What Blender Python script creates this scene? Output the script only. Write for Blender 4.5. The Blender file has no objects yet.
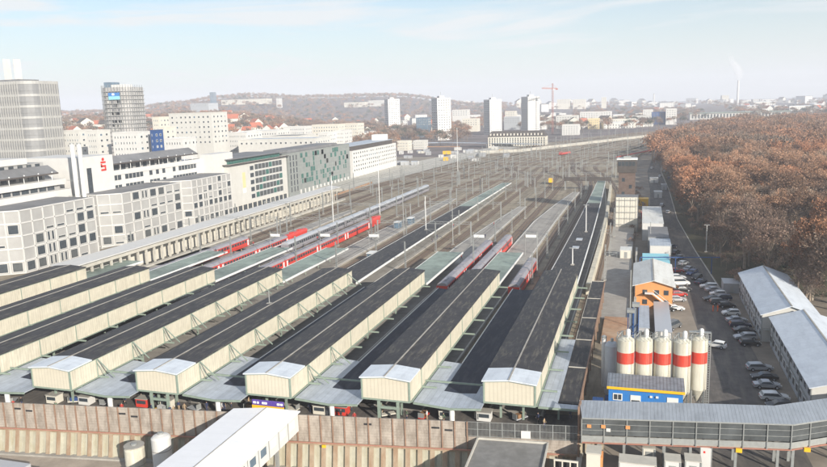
import bpy, math, random
import numpy as np
from mathutils import Matrix, Vector
random.seed(7)
rng = np.random.default_rng(7)
S = bpy.context.scene
COL = S.collection
R = math.radians

# ------------------------------------------------------------------ camera
PW, PH = 827.0, 467.0                   # photograph size, used only to turn its pixels into places on the ground
F, PITCH, ROLL, YAW, H = 733.92, 0.1745, 0.0314, 0.3038, 50.0
fw = Vector((-math.sin(YAW)*math.cos(PITCH), math.cos(YAW)*math.cos(PITCH), -math.sin(PITCH)))
rt = Vector((math.cos(YAW), math.sin(YAW), 0)); up = rt.cross(fw)
c_, s_ = math.cos(ROLL), math.sin(ROLL)
rt2 = c_*rt - s_*up; up2 = s_*rt + c_*up
cam = bpy.data.cameras.new('camera'); camo = bpy.data.objects.new('camera', cam); COL.objects.link(camo)
cam.sensor_fit = 'HORIZONTAL'; cam.sensor_width = 36.0; cam.lens = 36.0*F/PW
cam.clip_start = 0.5; cam.clip_end = 30000
camo.matrix_world = Matrix(((rt2.x, up2.x, -fw.x, 0), (rt2.y, up2.y, -fw.y, 0), (rt2.z, up2.z, -fw.z, H), (0, 0, 0, 1)))
S.camera = camo

# ------------------------------------------------------------------ sky, sun, exposure
SUN_AZ, SUN_EL = R(132), R(21)          # clockwise from +Y
w = bpy.data.worlds.new('World'); S.world = w; w.use_nodes = True
nt = w.node_tree; nt.nodes.clear()
N = nt.nodes.new; L = nt.links.new
sky = N('ShaderNodeTexSky'); sky.sky_type = 'NISHITA'; sky.sun_disc = False
sky.sun_elevation = SUN_EL; sky.sun_rotation = SUN_AZ; sky.altitude = 300
sky.air_density = 1.25; sky.dust_density = 0.7; sky.ozone_density = 1.0
tc = N('ShaderNodeTexCoord'); mp = N('ShaderNodeMapping'); mp.inputs['Scale'].default_value = (1.2, 2.2, 12)
mp.inputs['Rotation'].default_value = (R(4), R(3), R(20))
n1 = N('ShaderNodeTexNoise'); n1.inputs['Scale'].default_value = 1.6; n1.inputs['Detail'].default_value = 7; n1.inputs['Roughness'].default_value = .55
n1.inputs['Distortion'].default_value = .6
cr = N('ShaderNodeValToRGB'); cr.color_ramp.elements[0].position = .43; cr.color_ramp.elements[1].position = .60
mulc = N('ShaderNodeMath'); mulc.operation = 'MULTIPLY'; mulc.inputs[1].default_value = .9
mx = N('ShaderNodeMixRGB'); mx.inputs[2].default_value = (6.8, 6.95, 7.0, 1)
bg = N('ShaderNodeBackground'); bg.inputs['Strength'].default_value = 0.078
wo = N('ShaderNodeOutputWorld')
L(tc.outputs['Generated'], mp.inputs['Vector']); L(mp.outputs[0], n1.inputs['Vector']); L(n1.outputs['Fac'], cr.inputs[0])
sx_ = N('ShaderNodeSeparateXYZ'); L(tc.outputs['Generated'], sx_.inputs[0])
veil = N('ShaderNodeMapRange'); veil.inputs[1].default_value = .0; veil.inputs[2].default_value = .20; veil.inputs[3].default_value = .8; veil.inputs[4].default_value = .0; L(sx_.outputs[2], veil.inputs[0])
mxm = N('ShaderNodeMath'); mxm.operation = 'MAXIMUM'
L(cr.outputs[0], mulc.inputs[0]); L(mulc.outputs[0], mxm.inputs[0]); L(veil.outputs[0], mxm.inputs[1]); L(mxm.outputs[0], mx.inputs[0]); tint = N('ShaderNodeMixRGB'); tint.blend_type = 'MULTIPLY'; tint.inputs[0].default_value = 1; tint.inputs[2].default_value = (.66, .87, 1.12, 1); L(sky.outputs[0], tint.inputs[1]); L(tint.outputs[0], mx.inputs[1]); L(mx.outputs[0], bg.inputs[0]); L(bg.outputs[0], wo.inputs[0])
sd = bpy.data.lights.new('sun', 'SUN'); sd.energy = 4.9; sd.angle = R(.5); sd.color = (1, .93, .82)
so = bpy.data.objects.new('sun', sd); COL.objects.link(so)
sdir = Vector((math.sin(SUN_AZ)*math.cos(SUN_EL), math.cos(SUN_AZ)*math.cos(SUN_EL), math.sin(SUN_EL)))
so.rotation_euler = sdir.to_track_quat('Z', 'Y').to_euler()
S.view_settings.view_transform = 'Standard'; S.view_settings.look = 'None'
S.view_settings.exposure = 0.72; S.view_settings.gamma = 1; S.view_settings.use_curve_mapping = False
S.render.engine = 'CYCLES'; S.cycles.volume_bounces = 6
HAZE_DENSITY = 0.00021

# ------------------------------------------------------------------ photo pixel -> world helpers
def ray(x, y): return fw*F + rt2*(x-PW/2) - up2*(y-PH/2)
def at(x, y, z=0.0):
    d = ray(x, y); t = (z-H)/d.z; return d.x*t, d.y*t
def aty(x, y, Y):
    d = ray(x, y); t = Y/d.y; return d.x*t, H+d.z*t
def atx(x, y, X):
    d = ray(x, y); t = X/d.x; return d.y*t, H+d.z*t

# ------------------------------------------------------------------ materials
MC = {}
def mat(name, col, rough=.75, var=.15, scale=.6, metal=0., stripe=None, bump=0., dirt=0., spec=.4, rnd=0., detail=5, dcol=None, streak=None, dth=(.46, .66)):
    """stripe = (axis, frequency per metre, line width 0..1, darkness)"""
    if name in MC: return MC[name]
    m = bpy.data.materials.new(name); m.use_nodes = True; nt = m.node_tree; nt.nodes.clear()
    N = nt.nodes.new; L = nt.links.new
    out = N('ShaderNodeOutputMaterial'); b = N('ShaderNodeBsdfPrincipled'); L(b.outputs[0], out.inputs[0])
    b.inputs['Roughness'].default_value = rough; b.inputs['Metallic'].default_value = metal
    b.inputs['Specular IOR Level'].default_value = spec
    tc = N('ShaderNodeTexCoord'); co = tc.outputs['Object']
    n = N('ShaderNodeTexNoise'); n.inputs['Scale'].default_value = scale; n.inputs['Detail'].default_value = detail; n.inputs['Roughness'].default_value = .62
    L(co, n.inputs['Vector'])
    r = N('ShaderNodeMapRange'); r.inputs[1].default_value = .3; r.inputs[2].default_value = .7
    r.inputs[3].default_value = 1-var; r.inputs[4].default_value = 1+var
    L(n.outputs['Fac'], r.inputs[0])
    mul = N('ShaderNodeVectorMath'); mul.operation = 'SCALE'; mul.inputs[0].default_value = col[:3]
    L(r.outputs[0], mul.inputs['Scale']); cur = mul.outputs[0]
    if dirt > 0:
        n2 = N('ShaderNodeTexNoise'); n2.inputs['Scale'].default_value = scale*.22; n2.inputs['Detail'].default_value = 8; n2.inputs['Roughness'].default_value = .7
        
        if streak:
            mp_ = N('ShaderNodeMapping'); mp_.inputs['Scale'].default_value = streak; L(co, mp_.inputs['Vector']); L(mp_.outputs[0], n2.inputs['Vector'])
        else: L(co, n2.inputs['Vector'])
        cr = N('ShaderNodeMapRange'); cr.inputs[1].default_value = dth[0]; cr.inputs[2].default_value = dth[1]; cr.inputs[3].default_value = 0; cr.inputs[4].default_value = dirt
        L(n2.outputs['Fac'], cr.inputs[0])
        mx = N('ShaderNodeMixRGB'); L(cr.outputs[0], mx.inputs[0]); L(cur, mx.inputs[1])
        mx.inputs[2].default_value = (*(dcol or (col[0]*.5, col[1]*.45, col[2]*.4)), 1); cur = mx.outputs[0]
    hgt = n.outputs['Fac']
    if stripe:
        ax, fr, wd, dk = stripe
        sx = N('ShaderNodeSeparateXYZ'); L(co, sx.inputs[0])
        m1 = N('ShaderNodeMath'); m1.operation = 'MULTIPLY'; m1.inputs[1].default_value = fr; L(sx.outputs[ax], m1.inputs[0])
        m2 = N('ShaderNodeMath'); m2.operation = 'FRACT'; L(m1.outputs[0], m2.inputs[0])
        m3 = N('ShaderNodeMath'); m3.operation = 'LESS_THAN'; m3.inputs[1].default_value = wd; L(m2.outputs[0], m3.inputs[0])
        m4 = N('ShaderNodeMath'); m4.operation = 'MULTIPLY'; m4.inputs[1].default_value = dk; L(m3.outputs[0], m4.inputs[0])
        mx = N('ShaderNodeMixRGB'); L(m4.outputs[0], mx.inputs[0]); L(cur, mx.inputs[1]); mx.inputs[2].default_value = (col[0]*.3, col[1]*.3, col[2]*.3, 1); cur = mx.outputs[0]
        bp = N('ShaderNodeBump'); bp.inputs['Strength'].default_value = .6; bp.inputs['Distance'].default_value = .04; bp.invert = True
        L(m3.outputs[0], bp.inputs['Height']); L(bp.outputs[0], b.inputs['Normal'])
    elif bump > 0:
        bp = N('ShaderNodeBump'); bp.inputs['Strength'].default_value = bump; bp.inputs['Distance'].default_value = .1
        n3 = N('ShaderNodeTexNoise'); n3.inputs['Scale'].default_value = scale*6; n3.inputs['Detail'].default_value = 4; L(co, n3.inputs['Vector'])
        L(n3.outputs['Fac'], bp.inputs['Height']); L(bp.outputs[0], b.inputs['Normal'])
    if rnd > 0:
        oi = N('ShaderNodeObjectInfo'); rr = N('ShaderNodeMapRange'); rr.inputs[3].default_value = 1-rnd; rr.inputs[4].default_value = 1+rnd
        L(oi.outputs['Random'], rr.inputs[0]); m5 = N('ShaderNodeVectorMath'); m5.operation = 'SCALE'; L(cur, m5.inputs[0]); L(rr.outputs[0], m5.inputs['Scale']); cur = m5.outputs[0]
    L(cur, b.inputs['Base Color'])
    MC[name] = m; return m

M = {}
def dm(key, *a, **k): M[key] = mat(key, *a, **k)
dm('bitumen', (.032, .031, .034), .72, .3, .5, dirt=.75, dcol=(.115, .105, .085), stripe=(1, .1, .012, .5), streak=(15, 2.6, 4), dth=(.51, .63))
dm('bitumen_low', (.014, .019, .036), .75, .2, .4, dirt=.6, dcol=(.05, .055, .07), streak=(9, 1.6, 3), dth=(.48, .62))
dm('lightmetal', (.42, .46, .51), .5, .14, .5, metal=.2, stripe=(0, 1.1, .07, .35), dirt=.5, dcol=(.28, .31, .34), streak=(6, 1.5, 2))
dm('whitemetal', (.62, .66, .70), .45, .06, .5, metal=.1, stripe=(1, .7, .04, .15), dirt=.5, dcol=(.42, .45, .49), streak=(6, 2, 1))
dm('beige', (.54, .50, .40), .7, .10, .5, stripe=(1, 1.6, .16, .25), dirt=.55, dcol=(.36, .32, .25), streak=(1, 9, 1.5))
dm('beige_front', (.53, .485, .39), .7, .06, .5, stripe=(0, 1.6, .16, .22), dirt=.3, dcol=(.38, .33, .26))
dm('greensteel', (.21, .26, .215), .6, .12, 1.5)
dm('greenroof', (.24, .29, .25), .7, .2, .4, dirt=.7, dcol=(.09, .11, .10), stripe=(1, .25, .03, .3))
dm('whitepaint', (.66, .66, .64), .55, .06, 1.5, dirt=.2, dcol=(.5, .48, .44))
dm('concrete', (.31, .295, .265), .85, .18, .5, dirt=.5, dcol=(.19, .17, .15), bump=.2)
dm('concrete_light', (.44, .42, .37), .85, .12, .5, dirt=.4, dcol=(.3, .27, .23))
dm('platform', (.31, .29, .26), .85, .15, .6, dirt=.5, dcol=(.18, .165, .15), stripe=(1, .5, .03, .25))
dm('platform_edge', (.62, .60, .55), .8, .08, 1)
dm('gravel', (.165, .142, .118), .95, .3, 1.2, dirt=.6, dcol=(.10, .085, .07), bump=.4)
dm('bed', (.265, .225, .165), .95, .28, .25, dirt=.85, dcol=(.115, .09, .065), bump=.4, streak=(5, .5, 1))
dm('sleeper', (.10, .083, .068), .9, .25, 2.0, stripe=(1, 1.6, .42, -.0))
dm('ballast', (.18, .132, .095), .95, .25, 1.5, stripe=(1, 1.5, .4, .35))
dm('rail', (.24, .18, .14), .45, .15, 2, metal=.6)
dm('panelwood', (.35, .305, .26), .85, .14, .8, stripe=(2, 2.2, .06, .3), dirt=.8, dcol=(.20, .165, .135), streak=(4, 4, 1.4), dth=(.45, .62))
dm('rustpost', (.23, .145, .10), .8, .2, 2)
dm('sheetpile', (.31, .24, .17), .85, .15, .7, dirt=.8, dcol=(.24, .15, .09), streak=(4, 4, .8), dth=(.45, .62))
dm('shotcrete', (.35, .335, .27), .9, .12, .8, dirt=.8, dcol=(.30, .27, .19), streak=(4, 4, .8), dth=(.45, .62))
dm('pitfloor', (.33, .285, .235), .95, .18, .4, dirt=.5, dcol=(.22, .185, .15), bump=.3)
dm('redpipe', (.33, .15, .11), .5, .1, 2)
dm('asphalt', (.088, .080, .075), .85, .3, .5, dirt=.8, dcol=(.17, .15, .125), bump=.2, streak=(5, .7, 1), dth=(.44, .68))
dm('dirtground', (.24, .205, .165), .95, .25, .12, dirt=.6, dcol=(.11, .085, .065), bump=.3)
dm('grass', (.060, .058, .028), .95, .3, .10, dirt=.8, dcol=(.085, .06, .04), bump=.4)
dm('bark', (.27, .215, .17), .9, .3, 1.5, rnd=.25)
dm('bark_pale', (.34, .29, .23), .9, .35, 1.2)
dm('twig_rust', (.40, .185, .095), .9, .35, .35, dirt=.7, dcol=(.24, .17, .13), dth=(.42, .58), rnd=.42)
dm('twig_brown', (.32, .185, .115), .9, .35, .35, dirt=.7, dcol=(.17, .125, .10), dth=(.42, .58), rnd=.42)
dm('twig_grey', (.29, .21, .15), .9, .3, .35, dirt=.7, dcol=(.16, .125, .105), dth=(.42, .58), rnd=.42)
dm('twig_dark', (.15, .10, .075), .9, .3, .35, dirt=.7, dcol=(.20, .14, .11), dth=(.42, .58), rnd=.42)
dm('deckroof', (.20, .195, .185), .85, .2, .6, dirt=.7, dcol=(.13, .125, .115))
dm('evergreen_far', (.045, .06, .04), .9, .3, .3)
dm('evergreen', (.022, .040, .016), .9, .35, .5, rnd=.3)
dm('farwood', (.135, .11, .11), .95, .5, .05, dirt=.7, dcol=(.06, .055, .045))
dm('silo', (.58, .555, .46), .45, .05, .6, dirt=.6, dcol=(.36, .33, .27), streak=(9, 9, .9), dth=(.46, .62))
dm('silored', (.52, .05, .03), .45, .08, 1, dirt=.6, dcol=(.40, .16, .12), streak=(9, 9, .9))
dm('blue', (.03, .18, .50), .5, .06, 1, stripe=(0, 3.3, .12, .12), dirt=.5, dcol=(.06, .17, .36), streak=(5, 5, 1.4))
dm('bluedark', (.015, .06, .19), .6, .1, 1, stripe=(0, 3.3, .2, .3))
dm('yellow', (.75, .42, .02), .5, .06, 1)
dm('cabroof', (.22, .25, .29), .5, .12, 1, metal=.3, stripe=(0, 1.9, .3, .45), dirt=.6, dcol=(.12, .13, .15), streak=(3, 8, 1))
dm('bridgeroof', (.40, .43, .46), .4, .06, .6, metal=.4, stripe=(0, 2.0, .16, .35), dirt=.6, dcol=(.26, .28, .30), streak=(6, 1.5, 1))
dm('glass', (.045, .055, .065), .12, .3, .8, spec=.8)
dm('glass_green', (.04, .13, .11), .15, .35, .5, spec=.8)
dm('glass_blue', (.10, .15, .20), .15, .3, .3, spec=.8)
dm('smokedglass', (.075, .082, .085), .2, .3, .5, spec=.6)
dm('orange', (.60, .26, .09), .6, .06, 1, dirt=.5, dcol=(.45, .22, .10), streak=(5, 5, 1))
dm('whiteroof', (.60, .60, .57), .5, .05, .5, stripe=(1, .8, .05, .25), dirt=.6, dcol=(.42, .40, .36), streak=(7, 1.2, 1))
dm('tentroof', (.76, .76, .77), .5, .03, .5, stripe=(1, .55, .03, .12))
dm('white', (.54, .53, .51), .6, .05, .5, dirt=.2, dcol=(.6, .58, .52))
dm('container_wall', (.42, .44, .46), .6, .08, .7, stripe=(1, .41, .04, .35))
dm('container_wall_x', (.50, .50, .48), .6, .06, .7, stripe=(0, .5, .03, .3))
dm('whitewall', (.50, .49, .46), .75, .06, .3, dirt=.4, dcol=(.44, .42, .38), streak=(2, 2, .6))
dm('creamwall', (.56, .53, .46), .75, .06, .3, dirt=.2, dcol=(.5, .43, .3))
dm('yellowwall', (.62, .50, .27), .75, .06, .3)
dm('panelgrey', (.32, .315, .305), .7, .14, .12, dirt=.4, dcol=(.28, .27, .26), streak=(4, 4, 1))
dm('stonegrey', (.22, .235, .225), .75, .12, .35, stripe=(2, .5, .05, .3))
dm('roofgrey', (.17, .17, .175), .7, .2, .2, dirt=.5, dcol=(.10, .10, .10))
dm('roofred', (.40, .12, .065), .8, .2, .5)
dm('roofdark', (.07, .06, .055), .8, .25, .5)
dm('towergrey', (.20, .20, .20), .5, .10, .2)
dm('fin', (.36, .355, .34), .5, .08, .3)
dm('net', (.33, .32, .31), .9, .25, .15)
dm('dark', (.02, .02, .022), .7, .3, 1)
dm('steel', (.33, .34, .33), .5, .1, 2, metal=.4)
dm('craneRed', (.42, .15, .11), .6, .1, 1)
dm('trainred', (.52, .045, .03), .4, .06, .5)
dm('trainroof', (.25, .24, .26), .5, .12, .4, stripe=(1, .5, .08, .3))
dm('trainwhite', (.66, .66, .66), .4, .05, .5)
dm('rust', (.33, .19, .11), .85, .2, .7, dirt=.6, dcol=(.45, .35, .25))
dm('brick', (.12, .085, .07), .85, .2, .8, stripe=(2, 1.5, .1, .25))
dm('logored', (.75, .03, .02), .5, 0, 1)
dm('purple', (.09, .05, .28), .5, .05, 1)
dm('brownwood', (.22, .12, .06), .8, .2, 2)
dm('rubber', (.015, .015, .015), .8, .1, 2)
dm('skin', (.45, .28, .2), .6, .05, 2)
dm('cyan', (.25, .55, .62), .5, .05, 1)
for k, c in dict(white=(.72, .72, .70), silver=(.42, .43, .45), black=(.018, .018, .02), grey=(.13, .135, .14), blue=(.03, .06, .17), red=(.40, .03, .02), darkblue=(.012, .02, .06), beige=(.42, .37, .28), green=(.04, .1, .06), yellow=(.75, .42, .02)).items():
    dm('paint_'+k, c, .28, .03, 1, spec=.6, metal=.2 if k in ('silver', 'grey') else 0)
dm('lampwhite', (.8, .8, .78), .4, .02, 1)
dm('lampred', (.5, .02, .02), .3, .02, 1)
for k, c in dict(navy=(.03, .04, .09), black=(.02, .02, .022), red=(.4, .04, .03), tan=(.33, .24, .15), hiv=(.85, .16, .03), greenish=(.10, .14, .09), pale=(.55, .55, .55)).items():
    dm('cloth_'+k, c, .9, .15, 4)

# ------------------------------------------------------------------ mesh builder
def bm_to_obj(name, me, parent=None):
    o = bpy.data.objects.new(name, me); COL.objects.link(o)
    if parent: o.parent = parent
    return o
def wmat(o):
    m = o.matrix_basis.copy()
    return (wmat(o.parent) @ m) if o.parent else m
class MB:
    def __init__(s): s.v = []; s.f = []; s.m = []
    def add(s, vs, fs, m=0):
        b = len(s.v); s.v += [tuple(v) for v in vs]; s.f += [tuple(i+b for i in f) for f in fs]; s.m += [m]*len(fs); return s
    def box(s, x0, x1, y0, y1, z0, z1, m=0):
        return s.add([(x0, y0, z0), (x1, y0, z0), (x1, y1, z0), (x0, y1, z0), (x0, y0, z1), (x1, y0, z1), (x1, y1, z1), (x0, y1, z1)],
                     [(0, 3, 2, 1), (4, 5, 6, 7), (0, 1, 5, 4), (1, 2, 6, 5), (2, 3, 7, 6), (3, 0, 4, 7)], m)
    def prism(s, poly, z0, z1, m=0, mt=None):
        n = len(poly); a = sum(poly[i][0]*poly[(i+1) % n][1]-poly[(i+1) % n][0]*poly[i][1] for i in range(n))
        if a < 0: poly = poly[::-1]
        f = lambda z, p: z(p[0], p[1]) if callable(z) else z
        vs = [(p[0], p[1], f(z0, p)) for p in poly]+[(p[0], p[1], f(z1, p)) for p in poly]
        s.add(vs, [tuple(range(n-1, -1, -1))]+[(i, (i+1) % n, n+(i+1) % n, n+i) for i in range(n)], m)
        s.add(vs[n:], [tuple(range(n))], m if mt is None else mt); return s
    def bar(s, p, q, wd, ht, m=0):
        p = Vector(p); q = Vector(q); d = (q-p).normalized(); u = Vector((0, 0, 1))
        if abs(d.z) > .95: u = Vector((0, 1, 0))
        x = d.cross(u).normalized()*wd/2; y = x.cross(d).normalized()*ht/2
        vs = [p-x-y, p+x-y, p+x+y, p-x+y, q-x-y, q+x-y, q+x+y, q-x+y]
        return s.add(vs, [(0, 1, 2, 3), (7, 6, 5, 4), (0, 4, 5, 1), (1, 5, 6, 2), (2, 6, 7, 3), (3, 7, 4, 0)], m)
    def tube(s, p, q, r0, r1=None, n=8, m=0, cap=True):
        r1 = r0 if r1 is None else r1
        p = Vector(p); q = Vector(q); d = (q-p).normalized(); u = Vector((0, 0, 1)) if abs(d.z) < .95 else Vector((0, 1, 0))
        x = d.cross(u).normalized(); y = d.cross(x).normalized()
        vs = [p+(x*math.cos(a)+y*math.sin(a))*r0 for a in [2*math.pi*i/n for i in range(n)]]+[q+(x*math.cos(a)+y*math.sin(a))*r1 for a in [2*math.pi*i/n for i in range(n)]]
        fs = [(i, n+i, n+(i+1) % n, (i+1) % n) for i in range(n)]
        if cap: fs += [tuple(range(n)), tuple(range(2*n-1, n-1, -1))]
        return s.add(vs, fs, m)
    def lathe(s, prof, cx=0, cy=0, n=20, m=0):
        vs = [(cx+r*math.cos(2*math.pi*i/n), cy+r*math.sin(2*math.pi*i/n), z) for r, z in prof for i in range(n)]
        fs = [(k*n+i, k*n+(i+1) % n, (k+1)*n+(i+1) % n, (k+1)*n+i) for k in range(len(prof)-1) for i in range(n)]
        fs += [tuple(range(n-1, -1, -1)), tuple((len(prof)-1)*n+i for i in range(n))]
        return s.add(vs, fs, m)
    def mesh(s, name, mats, smooth=False):
        me = bpy.data.meshes.new(name); me.from_pydata(s.v, [], s.f)
        for m in (mats if isinstance(mats, (list, tuple)) else [mats]): me.materials.append(M[m] if isinstance(m, str) else m)
        me.polygons.foreach_set('material_index', s.m)
        if smooth: me.polygons.foreach_set('use_smooth', [True]*len(me.polygons))
        me.update(); return me
    def build(s, name, mats, parent=None, smooth=False, world=False):
        if world and parent:
            inv = wmat(parent).inverted(); s.v = [tuple(inv @ Vector(v)) for v in s.v]
        return bm_to_obj(name, s.mesh(name, mats, smooth), parent)
def thing(name, label, cat, loc=(0, 0, 0), rz=0, group=None):
    o = bpy.data.objects.new(name, None); COL.objects.link(o); o.location = loc; o.rotation_euler = (0, 0, rz); o.empty_display_size = .3
    return tag(o, label, cat, group)
def tag(o, label, cat, group=None, kind=None):
    if label: o['label'] = label
    if cat: o['category'] = cat
    if group: o['group'] = group
    if kind: o['kind'] = kind
    return o
def struct(o): o['kind'] = 'structure'; return o
CH = {}
def children(o): return CH.get(o.name) or [c for c in bpy.data.objects if c.parent == o]
def copy_tree(o, loc=None, rz=None, label=None, scale=None, parent=None):
    c = o.copy(); COL.objects.link(c)
    if parent: c.parent = parent
    if loc is not None: c.location = loc
    if rz is not None: c.rotation_euler = (0, 0, rz)
    if scale is not None: c.scale = scale if isinstance(scale, tuple) else (scale,)*3
    if label: c['label'] = label
    kids = CH.get(o.name)
    if kids is None: kids = CH[o.name] = [k for k in bpy.data.objects if k.parent == o]
    for k in kids: copy_tree(k, parent=c)
    return c
WORD = ['nearest', 'second', 'third', 'fourth', 'fifth', 'sixth', 'seventh', 'eighth', 'ninth', 'tenth', 'eleventh', 'twelfth', 'thirteenth', 'fourteenth', 'fifteenth', 'sixteenth']

# ------------------------------------------------------------------ SETTING: ground
WA = (-130.0, 86.8); WB = (-8.0, 103.2)                 # line of the wall between station and pit
def wy(X): return WA[1]+(X-WA[0])*(WB[1]-WA[1])/(WB[0]-WA[0])
G = -2.0
def hill(az, d):                                        # terrain height above the valley floor
    def ss(a, b, x): t = min(1, max(0, (x-a)/(b-a))); return t*t*(3-2*t)
    left = 1-ss(-33, -21, az)
    k = ss(750, 1500, d)*34*left
    far = ss(2000, 3300, d)*(1-ss(4000, 5600, d))
    prof = [(-60, 18), (-47, 18), (-38, 22), (-35, 44), (-32, 66), (-28, 80), (-24, 82), (-20, 92), (-17.5, 84), (-15.5, 60), (-13, 38), (-8, 22), (0, 12), (8, 4), (60, 0)]
    for (a0, h0), (a1, h1) in zip(prof, prof[1:]):
        if a0 <= az <= a1: ph = h0+(h1-h0)*(az-a0)/(a1-a0); break
    else: ph = 0
    rough = 3*math.sin(az*.9+d*.001)+1.5*math.sin(az*2.3+1)
    return k+far*(ph+rough*(ph > 10)*.8)
def gz(X, Y):
    d = math.hypot(X, Y); 
    return G + (hill(math.degrees(math.atan2(X, Y)), d) if d > 700 else 0)
m = MB()
# near ground, with the excavation left open
m.add([(WB[0], -300, G), (700, -300, G), (700, 700, G), (WB[0], 700, G)], [(0, 1, 2, 3)])
m.add([(WA[0], WA[1], G), (WB[0], WB[1], G), (WB[0], 700, G), (WA[0], 700, G)], [(0, 1, 2, 3)])
m.add([(-1400, -300, G), (WA[0], -300, G), (WA[0], 700, G), (-1400, 700, G)], [(0, 1, 2, 3)])
struct(m.build('ground', 'dirtground'))
# far ground: a polar sheet out to the horizon
m = MB(); azs = [-75+2.5*i for i in range(55)]; ds = [700, 850, 1000, 1200, 1400, 1700, 2000, 2300, 2600, 2900, 3300, 4000, 5000, 6200, 7600]
vs = []
for d in ds:
    for a in azs:
        r = R(a); X, Y = d*math.sin(r), d*math.cos(r)
        if d == 700 : 
            z = G-.01
            t = min(700/abs(Y) if Y else 9, 1400/abs(X) if X < 0 else (700/abs(X) if X else 9)); X, Y = X*t*.985, Y*t*.985
        else: z = G+hill(a, d)
        vs.append((X, Y, z))
n = len(azs)
m.add(vs, [(k*n+i, k*n+i+1, (k+1)*n+i+1, (k+1)*n+i) for k in range(len(ds)-1) for i in range(n-1)])
m.f = [f[::-1] for f in m.f]
struct(m.build('terrain', 'farwood', smooth=True))
# pit floor
m = MB(); m.add([(-160, 20, -5.7), (WB[0]+.5, 20, -5.7), (WB[0]+.5, WB[1]+1, -5.7), (WA[0]-30, WA[1]-3.5, -5.7)], [(0, 1, 2, 3)])
struct(m.build('excavation_floor', 'pitfloor'))

# track bed (z = 0) : station throat then curving out to the right
bedL = [(-200, 170), (-180, 330), (-165, 430), (-155, 560), (-150, 680), (-120, 850), (-60, 1000), (40, 1180), (110, 1420), (160, 1700), (185, 2300)]
bedR = [(-1, 170), (-3, 330), (-8, 440), (-12, 560), (0, 700), (30, 860), (75, 1010), (125, 1200), (170, 1450), (200, 1700), (215, 2300)]
poly = [(WA[0], WA[1]), (WA[0]-70, WA[1]+60)]+bedL+bedR[::-1]+[(-4.5, 165), (-4.5, 106.5), (WB[0], WB[1])]
m = MB()
# build as strips so that the polygon stays well formed
m.prism([(WA[0]+.1, WA[1]+.1), (WB[0]-.1, WB[1]+.1), (-4.5, 106.5), (-4.5, 168), (-200, 168), (-200, 140)], G+.01, 0)
for i in range(len(bedL)-1): m.prism([(bedL[i][0], bedL[i][1]-2*(i == 0)), (bedR[i][0]*1.0, bedR[i][1]-2*(i == 0)), bedR[i+1], bedL[i+1]], G+.01, 0)
struct(m.build('track_bed', 'bed'))

# ------------------------------------------------------------------ station axes
X0, Y0, SP, KY, W, Y1, KF = -91.22, 94.91, 19.16, 2.67, 7.97, 172.3, 2.36
def XR(i): return X0+SP*i
ZT, ZB = 7.57, 4.17
IDX = [-3, -2, -1, 0, 1, 2, 3, 4]

# railway tracks: each a strip of ballast, sleepers in it, and two rails
def resample(pts, step):
    out = [pts[0]]
    for a, b in zip(pts, pts[1:]):
        n = max(1, int(math.dist(a, b)/step)); out += [(a[0]+(b[0]-a[0])*k/n, a[1]+(b[1]-a[1])*k/n) for k in range(1, n+1)]
    return out
def catmull(pts, n=8):
    P = [pts[0]]+pts+[pts[-1]]; out = []
    for i in range(1, len(P)-2):
        for k in range(n):
            t = k/n; a = [.5*((2*P[i][j])+(-P[i-1][j]+P[i+1][j])*t+(2*P[i-1][j]-5*P[i][j]+4*P[i+1][j]-P[i+2][j])*t*t+(-P[i-1][j]+3*P[i][j]-3*P[i+1][j]+P[i+2][j])*t**3) for j in (0, 1)]
            out.append(tuple(a))
    return out+[pts[-1]]
def ribbon(m, pts, off, wd, z, mi, ht=0):
    n = len(pts); L_, R_ = [], []
    for k in range(n):
        a = pts[max(0, k-1)]; b = pts[min(n-1, k+1)]; dx, dy = b[0]-a[0], b[1]-a[1]; l = math.hypot(dx, dy) or 1; nx, ny = dy/l, -dx/l
        L_.append((pts[k][0]+nx*(off-wd/2), pts[k][1]+ny*(off-wd/2), z)); R_.append((pts[k][0]+nx*(off+wd/2), pts[k][1]+ny*(off+wd/2), z))
    m.add(L_+R_, [(k, n+k, n+k+1, k+1) for k in range(n-1)], mi)
    if ht: 
        m.add([(a[0], a[1], z-ht) for a in L_]+L_, [(k, k+1, n+k+1, n+k) for k in range(n-1)], mi)
        m.add([(a[0], a[1], z-ht) for a in R_]+R_, [(k, n+k, n+k+1, k+1) for k in range(n-1)], mi)
WIRES = []
def track(pts, z=0):
    if z == 0 and len(TRK): WIRES.append(resample(pts, 40))
    pts = catmull(pts, 10); m = MB()
    ribbon(m, pts, 0, 3.0, z+.06, 0, .05)
    for o in (-.72, .72): ribbon(m, pts, o, .15, z+.22, 1, .14)
    return struct(m.build('railway_track', ['ballast', 'rail']))
TRK = []
for i in range(-4, 5):
    for dx in (3.0, 8.0):
        if i == -4 and dx < 5: continue
        if i == 4: 
            if dx > 5: continue
        TRK.append(XR(i)+dx)
TRK += [-147.5, -158.5, -163]
TRK = sorted(set(round(x, 1) for x in TRK))
nT = len(TRK); exits = 16
for k, x in enumerate(TRK):
    ys = wy(max(x, WA[0]))+12+KY*0 if x > -128 else 100+(-128-x)*-.0+60
    # long curves out to the right, merged to fewer lines further out
    t = k/(nT-1); lane = int(t*(exits-1)+.5)/(exits-1)
    pe = [(-150+lane*118, 590), (-128+lane*140, 760), (-62+lane*120, 1000), (45+lane*82, 1200), (118+lane*55, 1500), (192, 2200)]
    xm = x+(pe[0][0]-x)*.35
    track([(x, ys), (x, 230), (x, 330), (x, 400), (xm, 470)]+pe)
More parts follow.
